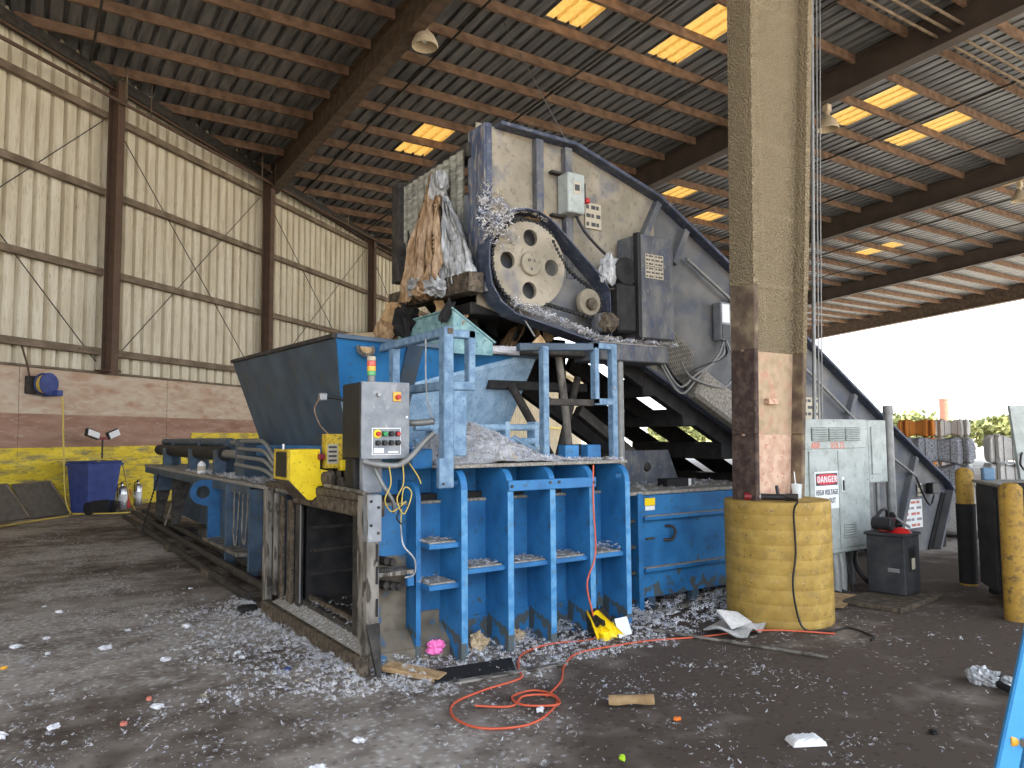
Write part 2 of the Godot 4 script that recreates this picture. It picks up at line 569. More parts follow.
	mk("column_red", [c8(182, 148, 126), c8(194, 162, 138), c8(204, 174, 150)], {"s": 1.0, "f": 0.03, "r": 0.85, "sp": [[c8(164, 104, 84), 0.68, 0.05, 0.6, 40]]})
	mk("column_dark", [c8(66, 52, 46), c8(80, 64, 56), c8(92, 76, 66)], {"s": 1.0, "f": 0.03, "r": 0.85, "sp": [[c8(50, 40, 36), 0.6, 0.05, 0.6]]})
	mk("yellow_barrel", [c8(150, 120, 56), c8(167, 135, 64), c8(181, 150, 79)], {"s": 0.9, "f": 0.02, "r": 0.7, "sp": [[c8(132, 108, 62), 0.58, 0.03, 0.6, 70], [c8(78, 66, 50), 0.75, 0.09, 0.8], [c8(204, 196, 174), 0.82, 0.06, 0.7]]})
	mk("yellow", [c8(222, 190, 26), c8(236, 206, 38)], {"s": 1.2, "r": 0.5, "sp": [[c8(110, 92, 40), 0.77, 0.1, 0.7]]})
	mk("yellow_dirty", [c8(188, 158, 40), c8(206, 176, 54)], {"s": 1.5, "r": 0.6, "sp": [[c8(96, 80, 44), 0.66, 0.08, 0.7]]})
	mk("switch_grey", [c8(150, 156, 150), c8(162, 168, 162), c8(172, 177, 171)], {"s": 0.8, "f": 0.02, "r": 0.55, "sp": [[c8(132, 134, 126), 0.66, 0.05, 0.5, 50]]})
	mk("conduit", [c8(120, 120, 116), c8(140, 140, 136)], {"s": 2.0, "r": 0.5, "m": 0.3})
	mk("bin_blue", [c8(46, 58, 108), c8(54, 68, 122), c8(62, 76, 130)], {"s": 1.0, "f": 0.02, "r": 0.55})
	mk("bollard", [c8(150, 116, 44), c8(168, 134, 54)], {"s": 1.2, "r": 0.7, "sp": [[c8(76, 62, 48), 0.60, 0.04, 0.8, 50], [c8(116, 76, 44), 0.66, 0.06, 0.6, 40]]})
	mk("dark_bin", [c8(42, 42, 44), c8(54, 54, 55), c8(66, 65, 64)], {"s": 0.7, "f": 0.02, "r": 0.75})
	mk("cardboard", [c8(150, 120, 82), c8(172, 142, 102), c8(188, 158, 118)], {"s": 2.0, "r": 0.9})
	mk("paper", [c8(190, 188, 190), c8(215, 213, 214), c8(232, 231, 232)], {"s": 3.0, "f": 0.1, "r": 0.9})
	mk("plastic_tan", [c8(120, 92, 62), c8(158, 128, 94), c8(190, 166, 134)], {"s": 1.6, "f": 0.04, "r": 0.4, "st": Vector3(1.6, 0.4, 1.6), "sp": [[c8(90, 62, 40), 0.64, 0.05, 0.6, 40]]})
	mk("plastic_clear", [c8(126, 128, 128), c8(164, 166, 166), c8(204, 204, 202)], {"s": 1.6, "f": 0.04, "r": 0.35, "st": Vector3(1.8, 0.4, 1.8), "sp": [[c8(92, 88, 82), 0.64, 0.05, 0.6, 40]]})
	mk("rubber", [c8(26, 25, 25), c8(38, 36, 35)], {"s": 1.0, "r": 0.8})
	mk("rubber_pale", [c8(120, 118, 104), c8(150, 148, 134), c8(170, 168, 154)], {"s": 1.2, "f": 0.03, "r": 0.9, "st": Vector3(0.6, 1.8, 0.6), "sp": [[c8(70, 72, 72), 0.66, 0.03, 0.6, 40]]})
	mk("bale_grey", [c8(92, 94, 98), c8(140, 141, 145), c8(176, 177, 180)], {"s": 1.6, "f": 0.05, "r": 0.9, "sp": [[c8(70, 72, 78), 0.62, 0.06, 0.7, 40]]})
	mk("bale_white", [c8(176, 172, 165), c8(198, 195, 188), c8(212, 209, 204)], {"s": 1.6, "f": 0.08, "r": 0.9})
	mk("bale_tan", [c8(160, 136, 102), c8(180, 158, 124), c8(194, 176, 146)], {"s": 1.6, "f": 0.08, "r": 0.9})
	mk("bale_orange", [c8(176, 106, 44), c8(198, 128, 60)], {"s": 1.6, "f": 0.05, "r": 0.9})
	mk("leaf", [c8(98, 104, 62), c8(118, 122, 76), c8(136, 138, 92)], {"s": 0.3, "f": 0.05, "r": 0.9})
	mk("brick_far", [c8(140, 92, 76), c8(150, 102, 86)], {"s": 0.2, "r": 0.9})
	mk("lamp_dusty", [c8(176, 160, 134), c8(200, 186, 160)], {"s": 3.0, "r": 0.7})
	mk("expanded", [c8(120, 114, 103), c8(146, 139, 126)], {"s": 2.0, "r": 0.7})
	mk("screen_mesh", [c8(92, 84, 74), c8(112, 104, 92)], {"s": 1.5, "r": 0.85, "sp": [[c8(70, 62, 54), 0.6, 0.15, 0.6]]})
	mk("ladder_blue", [c8(66, 150, 214), c8(78, 162, 224)], {"s": 1.0, "r": 0.45})
	mk("building_far", [c8(206, 190, 158), c8(222, 208, 178)], {"s": 0.3, "r": 0.9})
	plain("black", c8(18, 18, 18), 0.5)
	plain("red", c8(176, 26, 24), 0.4)
	plain("dark_red", c8(120, 24, 30), 0.45)
	plain("green", c8(20, 140, 70), 0.4)
	plain("yellow_plain", c8(240, 206, 20), 0.45)
	plain("orange_cord", c8(200, 88, 56), 0.5)
	plain("yellow_hose", c8(196, 170, 74), 0.5)
	plain("white", c8(226, 226, 224), 0.6)
	plain("sign_white", c8(222, 224, 222), 0.5)
	plain("sign_dusty", c8(178, 168, 146), 0.7)
	plain("ink", c8(60, 60, 62), 0.6)
	plain("ink_faded", c8(140, 134, 132), 0.7)
	plain("faded_red", c8(196, 116, 96), 0.7)
	plain("sign_red", c8(190, 40, 56), 0.5)
	plain("pink", c8(236, 116, 178), 0.6)
	plain("chrome", c8(198, 198, 200), 0.25, 0.9)
	plain("zinc", c8(150, 150, 148), 0.45, 0.6)
	plain("wire", c8(92, 78, 62), 0.6, 0.3)
	plain("amber", c8(226, 170, 60), 0.35)
	plain("lens_green", c8(90, 170, 110), 0.35)
	plain("lens_red", c8(206, 92, 80), 0.35)
	plain("orange", c8(226, 120, 40), 0.6)
	plain("lime", c8(170, 210, 40), 0.6)
	var cup := plain("cup", Color(0.9, 0.93, 0.93, 0.45), 0.25)
	cup.transparency = BaseMaterial3D.TRANSPARENCY_ALPHA
	var sk := mk("skylight", [c8(196, 178, 134), c8(208, 192, 150), c8(218, 204, 166)], {"s": 0.9, "f": 0.06, "r": 0.6, "st": Vector3(2.5, 1, 0.4)})
	sk.backlight_enabled = true
	sk.backlight = Color(1.0, 0.96, 0.88)
	var shred := StandardMaterial3D.new()
	shred.resource_name = "shred"
	shred.vertex_color_use_as_albedo = true
	shred.roughness = 0.9
	mats["shred"] = shred

# ------------------------------------------------------------------ the setting
func ground() -> void:
	var f := setting("floor")
	span(f, "slab", M("floor"), Vector3(-45, -0.3, -45), Vector3(13.5, 0, 30), 0.0)
	var y := setting("yard_ground")
	span(y, "paving", M("yard"), Vector3(13.5, -0.32, -160), Vector3(260, -0.015, 60), 0.0)
	span(y, "paving", M("yard"), Vector3(-45, -0.32, 30), Vector3(13.5, -0.015, 60), 0.0)

func sheet_y(z: float) -> float:
	return 9.62 + SLOPE * (z + 23.0)

func wall_x(z: float) -> float:
	return WALL0.x - (z - WALL0.z) * 0.76940 / 0.63877

# one ribbed sheet: ribs along z, hollow below
func ribbed(w: float, l: float, pitch: float, rise: float) -> Mesh:
	var key := "rib%.3f,%.3f,%.3f" % [w, l, pitch]
	if cache.has(key): return cache[key]
	var pr := PackedVector2Array()
	var n := int(round(w / pitch))
	for k in n:
		var x := -w / 2 + k * pitch
		for e in [[0.0, 0.0], [0.66, 0.0], [0.72, 1.0], [0.92, 1.0], [0.98, 0.0]]: pr.append(Vector2(x + e[0] * pitch, e[1] * rise))
	pr.append(Vector2(w / 2, 0))
	var st := begin()
	for s in [0.0, 0.008]:
		for i in pr.size() - 1:
			var a := pr[i]
			var b := pr[i + 1]
			var up := Vector3(-(b - a).y, (b - a).x, 0) * (1.0 if s > 0 else -1.0)
			quad(st, Vector3(a.x, a.y + s, -l / 2), Vector3(b.x, b.y + s, -l / 2), Vector3(b.x, b.y + s, l / 2), Vector3(a.x, a.y + s, l / 2), up)
	cache[key] = st.commit()
	return cache[key]

func channel_x(l: float, h: float, d: float) -> Mesh:
	var key := "ch%.2f,%.3f" % [l, h]
	if not cache.has(key):
		cache[key] = boxes([[Vector3(0, 0, 0), Vector3(l, h, 0.012)], [Vector3(0, h / 2, -d / 2), Vector3(l, 0.012, d)], [Vector3(0, -h / 2, -d / 2), Vector3(l, 0.012, d)]])
	return cache[key]

func roof() -> void:
	var c := setting("ceiling", Vector3(16, 9.6, -15))
	var tilt := -rad_to_deg(atan(SLOPE))
	var w := 0.96
	var x0 := 9.05 + w / 2
	var sky := {9.05: [[-19.75, -17.8], [-12.3, -10.1]], 11.93: [[-12.3, -10.1]], 18.65: [[-12.3, -10.1], [-19.9, -17.8]], 21.53: [[-12.3, -10.1], [-20.1, -19.2]], 28.25: [[-12.4, -10.1]], 32.09: [[-20.2, -18.1]]}
	for k in range(-31, 40):
		var x := x0 + k * w
		var cuts := []
		for s in sky:
			if absf(s + w / 2 - x) < 0.3: cuts = sky[s]
		var stops := [6.5, -5.0, -18.0, -36.0]
		for e in cuts:
			stops.append(e[0])
			stops.append(e[1])
		stops.sort()
		for i in stops.size() - 1:
			var z0: float = stops[i]
			var z1: float = stops[i + 1]
			if z1 - z0 < 0.05: continue
			if x < wall_x(z1) - 1.0: continue
			var lit := false
			for e in cuts:
				if z0 >= e[0] - 0.01 and z1 <= e[1] + 0.01: lit = true
			var zc := (z0 + z1) / 2
			var l := (z1 - z0) / cos(atan(SLOPE)) + (0.0 if lit else 0.0)
			put(c, "skylight_panel" if lit else "roof_panel", ribbed(w, l, 0.32, 0.075), M("skylight" if lit else "roof_sheet"), Vector3(x, sheet_y(zc) + 0.004 * (k % 2), zc), Vector3(tilt, 0, 0))
	# purlins, one per bay
	var bays := [[-20.5, -14.0], [-13.75, -3.9], [-3.6, 6.25], [6.55, 16.28], [16.58, 26.5], [26.8, 36.75], [37.05, 46.9]]
	for k in range(-12, 21):
		var z := -8.65 - 1.247 * k
		for b in bays:
			var a: float = maxf(b[0], wall_x(z) + 0.12)
			var e: float = b[1]
			if e - a < 0.4: continue
			put(c, "purlin", channel_x(snappedf(e - a, 0.01), 0.2, 0.07), M("purlin"), Vector3((a + e) / 2, sheet_y(z) - 0.115, z), Vector3.ZERO)
	# rafters
	for x in [-13.88, -3.75, 6.4, 16.43, 26.65, 36.9, 47.05]:
		var za: float = maxf(WALL0.z - (x - WALL0.x) * 0.8302 + 0.25, -36.0)
		var d := 0.42 if x > 40 else 0.37
		var a := Vector3(x, sheet_y(za) - 0.03 - d, za)
		var b := Vector3(x, sheet_y(6.5) - 0.03 - d, 6.5)
		var r := ibeam(c, "rafter", M("rafter" if x < 10 or x > 40 else "rafter_grey"), a, b, 0.3, d * 2 - 0.02, 0.02)
		r.set_meta("label", "tapered steel rafter under the roof sheets")
	# sprinkler pipes below the purlins, along the rafters
	for x in [1.2, 7.55, 10.75, 13.6, 20.6, 24.0, 30.0, 33.6]:
		var za: float = maxf(WALL0.z - (x - WALL0.x) * 0.8302 + 0.5, -35.0)
		tube(c, "sprinkler_pipe", M("steel_dark"), [Vector3(x, sheet_y(za) - 0.29, za), Vector3(x, sheet_y(6) - 0.29, 6.0)], 0.028, 6)
	# conduits hanging across the second bay
	for e in [[-7.55, 10.18], [-7.83, 10.16], [-8.1, 10.15]]:
		tube(c, "roof_conduit", M("girt"), [Vector3(6.6, e[1] - 0.12, e[0]), Vector3(26.4, e[1] - 0.12, e[0])], 0.035, 6)
	# eave plate along the far end of the roof
	var fp := beam(c, "eave_plate", M("purlin"), Vector3(47.3, sheet_y(-36) - 0.42, -36), Vector3(47.3, sheet_y(6.5) - 0.42, 6.5), 0.02, 0.9)
	fp.set_meta("label", "brown sheet fascia closing the end of the roof")
	for e in [[6.62, 9.23, -13.04, 9.9, "dusty bell lamp hanging beside the brown rafter above the hopper", ""], [16.55, 9.0, -10.85, 9.75, "dusty bell lamp hanging at the dark rafter behind the tall column", ""], [26.75, 8.92, -10.86, 9.6, "dusty bell lamp at the dark rafter nearest the open side", ""]]:
		high_bay(Vector3(e[0], e[1], e[2]), e[3], e[4])

func high_bay(at: Vector3, top: float, label: String) -> void:
	var t := thing("bell_lamp", label, "lamp", at, 0, "bell lamps under the roof")
	put(t, "lamp_shade", lathe([Vector2(0.25, -0.02), Vector2(0.265, 0.0), Vector2(0.255, 0.06), Vector2(0.19, 0.2), Vector2(0.1, 0.3), Vector2(0.075, 0.33), Vector2(0.06, 0.325), Vector2(0.09, 0.28), Vector2(0.17, 0.19), Vector2(0.235, 0.06), Vector2(0.25, -0.02)], 22), M("lamp_dusty"), at)
	put(t, "bulb", lathe([Vector2(0, 0.06), Vector2(0.05, 0.08), Vector2(0.075, 0.14), Vector2(0.05, 0.22), Vector2(0.03, 0.28)], 14), M("white"), at)
	cyl(t, "neck", M("lamp_dusty"), at + Vector3(0, 0.32, 0), at + Vector3(0, 0.43, 0), 0.06)
	box(t, "ballast_box", M("lamp_dusty"), at + Vector3(0, 0.52, 0), Vector3(0.17, 0.2, 0.15), Vector3.ZERO, 0.012)
	tube(t, "hanging_rod", M("girt"), [at + Vector3(0, 0.6, 0), Vector3(at.x, maxf(top + 0.35, at.y + 0.8), at.z)], 0.012, 6)

func wall_left() -> void:
	F = Transform3D(Basis(Vector3.UP, deg_to_rad(WALL_TURN)), WALL0)
	var w := setting("wall_left")
	var top := func(s: float) -> float: return sheet_y(WALL0.z - 0.63877 * s) - 0.02
	var cols := [-24.6, -18.4, -12.3, -6.2, -0.15, 5.6, 12.2, 18.4, 24.6, 30.8]
	# siding, one sheet after another: ribs upright, hollow towards the hall
	for i in 60:
		var s := -25.9 + i * 0.99
		var h: float = top.call(s + 0.5) - 2.9
		var m := ribbed(0.99, snappedf(h, 0.2) + 0.2, 0.33, 0.09)
		putx(w, "siding_panel", m, M("siding"), Transform3D(Basis(Vector3.RIGHT, Vector3(0, 0, -1), Vector3.UP), Vector3(s + 0.495, 2.9 + h / 2, -0.005 - 0.004 * (i % 2))))
	# base: concrete with stained coating, yellow band below
	for i in 15:
		var s := -26.1 + i * 4.0
		span(w, "concrete_panel", M("wall_concrete"), Vector3(s + 0.006, 2.02, -0.4), Vector3(s + 3.994, 2.95, 0.06), 0.012)
		span(w, "coated_band", M("wall_brown"), Vector3(s + 0.004, 1.35, -0.4), Vector3(s + 3.996, 2.02, 0.062), 0.004)
		span(w, "yellow_band", M("wall_yellow"), Vector3(s + 0.004, 0, -0.4), Vector3(s + 3.996, 1.35, 0.07), 0.004)
	var pl := span(w, "yellow_plate", M("wall_yellow"), Vector3(2.75, 1.2, 0.07), Vector3(5.6, 1.66, 0.085), 0.003)
	pl.set_meta("label", "higher yellow plate on the concrete")
	span(w, "sill_angle", M("girt"), Vector3(-26.0, 2.95, -0.1), Vector3(33.5, 3.0, 0.1))
	# columns, girts
	for i in cols.size():
		var s: float = cols[i]
		var y: float = top.call(s) - 0.3
		put(w, "wall_column", boxes([[Vector3(0, 0, 0.13), Vector3(0.2, y - 2.95, 0.016)], [Vector3(0, 0, -0.13), Vector3(0.2, y - 2.95, 0.016)], [Vector3.ZERO, Vector3(0.014, y - 2.95, 0.26)]]), M("wall_column"), Vector3(s, (y + 2.95) / 2, 0.3))
		put(w, "base_plate", cbox(Vector3(0.36, 0.03, 0.4), 0.004), M("wall_column"), Vector3(s, 3.01, 0.26))
		if i + 1 < cols.size():
			var e: float = cols[i + 1]
			for g in [3.43, 5.2, 7.0, 8.75]:
				put(w, "girt", channel_x(snappedf(e - s - 0.22, 0.01), 0.14, 0.1), M("girt"), Vector3((s + e) / 2, g, 0.16))
				for q in [s + 0.22, e - 0.22]:
					beam(w, "girt_brace", M("girt"), Vector3(q, g + 0.02, 0.18), Vector3(q + (0.5 if q < (s + e) / 2 else -0.5), g + 0.02, 0.17), 0.03, 0.03)
			# crossed tie rods
			for q in [[s, 8.6, e, 3.2], [s, 3.2, e, 8.6]]:
				tube(w, "tie_rod", M("steel_dark"), [Vector3(q[0] + 0.2, q[1], 0.12), Vector3(q[2] - 0.2, q[3], 0.12)], 0.012, 5)
	# eave strut and the pipe along it
	var a := Vector3(-26, top.call(-26.0) - 0.28, 0.16)
	var b := Vector3(30, top.call(30.0) - 0.28, 0.16)
	beam(w, "eave_strut", M("steel_dark"), a, b, 0.22, 0.24)
	beam(w, "eave_angle", M("wall_column"), a + Vector3(0, -0.18, 0.1), b + Vector3(0, -0.18, 0.1), 0.04, 0.05)
	tube(w, "wall_pipe", M("wall_column"), [Vector3(-26, 9.1, 0.55), Vector3(30, 8.86, 0.55)], 0.04, 6)
	for s in [-6.2, -0.15, 0.6, 4.9, 5.55, 9.9, 13.6, 15.4]:
		tube(w, "pipe_hanger", M("girt"), [Vector3(s, 9.0 - 0.0034 * s, 0.55), Vector3(s, top.call(s) + 0.03, 0.55)], 0.022 if int(s * 10) % 2 else 0.012, 5)
	F = Transform3D.IDENTITY

# ------------------------------------------------------------------ outside, beyond the open side
func bale(at: Vector3, turn: float, s: Vector3, m: String, label: String, sd: int) -> void:
	var t := thing("paper_bale", label, "bale", at, turn, "bales stacked in the yard")
	F = t.global_transform
	put(t, "bale_body", lump(s, 0.32, 0.07, 0.25, sd, 44, 14, 6, 0.24), M(m), Vector3(0, s.y / 2, 0))
	for k in 5:
		var x := (-0.5 + (k + 1) / 6.0) * s.x
		var h := s.y * 0.47
		var d := s.z * 0.47
		var c := s.y / 2
		put(t, "baling_wire", tube_mesh([Vector3(x, c - h, -d), Vector3(x, c + h, -d), Vector3(x, c + h, d), Vector3(x, c - h, d)], 0.008, 4, true), M("wire"))
	F = Transform3D.IDENTITY

func tree(at: Vector3, h: float, r: float, sd: int, label: String) -> void:
	var t := thing("yard_tree", label, "tree", at, 0, "trees beyond the yard")
	rng.seed = sd
	tube(t, "trunk", M("girt"), [at, at + Vector3(0.2, h * 0.3, 0), at + Vector3(0, h * 0.6, 0.2)], 0.16, 6)
	var st := begin()
	for i in 1200:
		var g := rng.randf() * TAU
		var q := rng.randf_range(-1, 1)
		var k := pow(rng.randf(), 0.4)
		var lob := 0.8 + 0.25 * sin(g * 3 + sd) + 0.15 * sin(q * 5 + sd)
		var p := Vector3(cos(g) * sqrt(1 - q * q) * r, q * h * 0.5, sin(g) * sqrt(1 - q * q) * r) * k * lob + Vector3(0, h * 0.5, 0)
		var u := Vector3(rng.randfn(), rng.randfn(), rng.randfn()).normalized() * 0.34
		var v := u.cross(Vector3(rng.randfn(), rng.randfn(), rng.randfn())).normalized() * 0.2
		quad(st, p - u, p + v, p + u, p - v, Vector3.UP)
	put(t, "crown", st.commit(), M("leaf"), at)

func yard() -> void:
	var side := Vector3(0.463, 0, 0.886)      # across the line of sight to the yard
	var o := Vector3(20.1, 0, -10.43)
	var turn := -62.4
	bale(o, turn, Vector3(1.62, 0.72, 1.1), "bale_grey", "lower bale of grey sheets under a like one, beyond the conveyor foot", 3)
	bale(o + Vector3(0.05, 0.7, 0.02), turn, Vector3(1.66, 0.72, 1.1), "bale_grey", "upper bale of grey sheets on a like one, beyond the conveyor foot", 4)
	bale(o - side * 1.7, turn, Vector3(1.6, 0.7, 1.1), "bale_grey", "lower grey bale mostly hidden behind the conveyor tail", 5)
	bale(o - side * 1.68 + Vector3(0, 0.68, 0), turn, Vector3(1.6, 0.72, 1.1), "bale_grey", "upper grey bale mostly hidden behind the conveyor tail", 6)
	bale(o + side * 1.5 + Vector3(0.5, 0, -0.1), turn + 6, Vector3(1.15, 0.75, 1.1), "bale_white", "lower ragged white bale between the grey and the tan bales", 7)
	bale(o + side * 1.5 + Vector3(0.5, 0.73, -0.1), turn + 3, Vector3(1.1, 0.75, 1.1), "bale_white", "upper ragged white bale between the grey and the tan bales", 8)
	bale(o + side * 2.5 + Vector3(0.9, 0, 0.1), turn - 4, Vector3(1.15, 0.72, 1.1), "bale_tan", "lower tan bale beside the white bales", 9)
	bale(o + side * 2.5 + Vector3(0.9, 0.7, 0.1), turn - 2, Vector3(1.1, 0.74, 1.1), "bale_tan", "upper tan bale beside the white bales", 10)
	bale(o + side * 3.75 + Vector3(1.0, 0, 0.3), turn, Vector3(1.3, 0.72, 1.1), "bale_tan", "lower tan bale at the far end of the row, behind the dark bin", 11)
	bale(o + side * 3.75 + Vector3(1.0, 0.7, 0.3), turn, Vector3(1.3, 0.72, 1.1), "bale_tan", "upper tan bale at the far end of the row, behind the dark bin", 12)
	bale(Vector3(11.55, 0, -5.95), turn, Vector3(1.3, 0.76, 0.9), "bale_white", "white paper bale on the floor close behind the conveyor foot", 13)
	for e in [[Vector3(29.45, 0, -16.0), "bale_orange", "orange-brown", 14], [Vector3(30.75, 0, -15.35), "bale_white", "pale", 15]]:
		for k in 3:
			bale(e[0] + Vector3(0, 0.68 * k, 0), turn, Vector3(1.3, 0.7, 1.3), e[1], "%s bale at the %s of the far stack of three" % [e[2], ["foot", "middle", "top"][k]], e[3] + k)
	var k := 0
	for e in [[67, -44, 3.4, 1.9, "beside the steel post"], [70.5, -43, 3.2, 2.0, "behind the orange bales"], [72.5, -39.5, 3.6, 1.9, "below the brick chimney"], [74, -36.4, 3.0, 2.0, "right of the brick chimney"], [76.6, -33.5, 3.5, 2.0, "behind the white bales"], [79, -31, 3.7, 2.0, "behind the upper tan bale"], [81, -28, 3.3, 2.1, "behind the tilted metal panel"], [59, -56, 3.3, 2.4, "seen under the conveyor, thick crown"], [88, -50, 4.0, 2.6, "taller, behind the steel post"], [64, -64, 3.6, 2.4, "seen under the conveyor, far off"]]:
		tree(Vector3(e[0], 0, e[1]), e[2], e[3] * 1.25, 40 + k, "pale bushy tree beyond the yard, %s" % e[4])
		k += 1
	var c := Vector3(152, 0, -77)
	var ch := thing("brick_chimney", "tall red brick factory chimney far beyond the trees", "chimney", c)
	put(ch, "shaft", lathe([Vector2(0.95, 0), Vector2(0.78, 8.3), Vector2(0.6, 8.3), Vector2(0.6, 7.6)], 16), M("brick_far"), c)
	put(ch, "crown_ring", lathe([Vector2(0.78, 7.9), Vector2(0.86, 8.0), Vector2(0.86, 8.2), Vector2(0.78, 8.3)], 16), M("brick_far"), c)
	for p in [Vector3(98, 0, -54), Vector3(105, 0, -50)]:
		var t := thing("utility_pole", "thin utility pole with a crossarm %s the far chimney" % ("left of" if p.x < 100 else "right of"), "pole", p, 0, "utility poles beyond the yard")
		tube(t, "shaft", M("girt"), [p, p + Vector3(0, 5.6, 0)], 0.07, 6)
		beam(t, "crossarm", M("girt"), p + Vector3(-0.5, 5.2, -0.8), p + Vector3(0.5, 5.2, 0.8), 0.08, 0.08)
	# pale shed beyond the end of the wall, seen under the conveyor
	var s := Vector3(21.5, 0, -30.5)
	var sh := thing("yard_shed", "pale ribbed shed with a yellow post and door, seen under the conveyor", "building", s, 39.7)
	F = sh.global_transform
	for i in 24:
		putx(sh, "wall_sheet", ribbed(0.99, 5.0, 0.33, 0.045), M("building_far"), Transform3D(Basis(Vector3.RIGHT, Vector3(0, 0, -1), Vector3.UP), Vector3(-12 + i * 0.99, 2.5, 0)))
	span(sh, "roof", M("building_far"), Vector3(-12.4, 4.9, -8), Vector3(12.4, 5.15, 0.4))
	span(sh, "side_wall", M("building_far"), Vector3(-12.0, 0, -7.8), Vector3(-11.8, 4.9, 0))
	span(sh, "yellow_post", M("yellow"), Vector3(-6.3, 0, 0.1), Vector3(-6.0, 4.9, 0.35))
	span(sh, "rail", M("yellow"), Vector3(-12, 1.9, 0.1), Vector3(8, 2.0, 0.2))
	span(sh, "door", M("conduit"), Vector3(-8.8, 0, 0.06), Vector3(-7.8, 2.1, 0.12))
	span(sh, "window", M("sign_white"), Vector3(-7.6, 0.9, 0.06), Vector3(-7.0, 1.9, 0.1))
	F = Transform3D.IDENTITY

# ------------------------------------------------------------------ shared shapes
# plate through four points, thickness th to both sides
func slab(par: Node, called: String, m: Material, p: Array, th: float) -> MeshInstance3D:
	var st := begin()
	var nrm: Vector3 = (p[1] - p[0]).cross(p[p.size() - 1] - p[0]).normalized() * th / 2
	var mid := Vector3.ZERO
	for q in p: mid += q / p.size()
	for s in [-1.0, 1.0]:
		for i in range(1, p.size() - 1): tri(st, p[0] + nrm * s, p[i] + nrm * s, p[i + 1] + nrm * s, nrm * s)
	for i in p.size():
		var a: Vector3 = p[i]
		var b: Vector3 = p[(i + 1) % p.size()]
		quad(st, a - nrm, b - nrm, b + nrm, a + nrm, (a + b) / 2 - mid)
	return put(par, called, st.commit(), m)

# polygon given in (z, y), standing across x
func plate_x(par: Node, called: String, m: Material, poly: PackedVector2Array, x: float, th: float) -> MeshInstance3D:
	return put(par, called, extrude(poly, th), m, Vector3(x, 0, 0), Vector3(0, -90, 0))

# polygon given in (x, y), standing across z
func plate_z(par: Node, called: String, m: Material, poly: PackedVector2Array, z: float, th: float) -> MeshInstance3D:
	return put(par, called, extrude(poly, th), m, Vector3(0, 0, z))

func pv(list: Array) -> PackedVector2Array:
	var p := PackedVector2Array()
	for e in list: p.append(Vector2(e[0], e[1]))
	return p

func rim_mesh(poly: PackedVector2Array, depth: float, th: float) -> Mesh:
	var st := begin()
	var n := poly.size()
	var cw := Geometry2D.is_polygon_clockwise(poly)
	var inn := PackedVector2Array()
	for i in n:
		var a := (poly[i] - poly[(i + n - 1) % n]).normalized()
		var b := (poly[(i + 1) % n] - poly[i]).normalized()
		var k := (a + b).normalized().orthogonal() * (-1.0 if cw else 1.0) * -1.0
		inn.append(poly[i] + k * th)
	for i in n:
		var j := (i + 1) % n
		var d := depth / 2
		var o := poly[i] - inn[i]
		var out := Vector3(o.x, o.y, 0)
		quad(st, Vector3(poly[i].x, poly[i].y, -d), Vector3(poly[j].x, poly[j].y, -d), Vector3(poly[j].x, poly[j].y, d), Vector3(poly[i].x, poly[i].y, d), out)
		quad(st, Vector3(inn[i].x, inn[i].y, -d), Vector3(inn[j].x, inn[j].y, -d), Vector3(inn[j].x, inn[j].y, d), Vector3(inn[i].x, inn[i].y, d), -out)
		for s in [-1.0, 1.0]: quad(st, Vector3(poly[i].x, poly[i].y, d * s), Vector3(poly[j].x, poly[j].y, d * s), Vector3(inn[j].x, inn[j].y, d * s), Vector3(inn[i].x, inn[i].y, d * s), Vector3(0, 0, s))
	return st.commit()

func bolts(par: Node, called: String, m: Material, list: Array, dir: Vector3, r := 0.018, l := 0.03) -> void:
	for p in list: cyl(par, called, m, p, p + dir * l, r, 6)

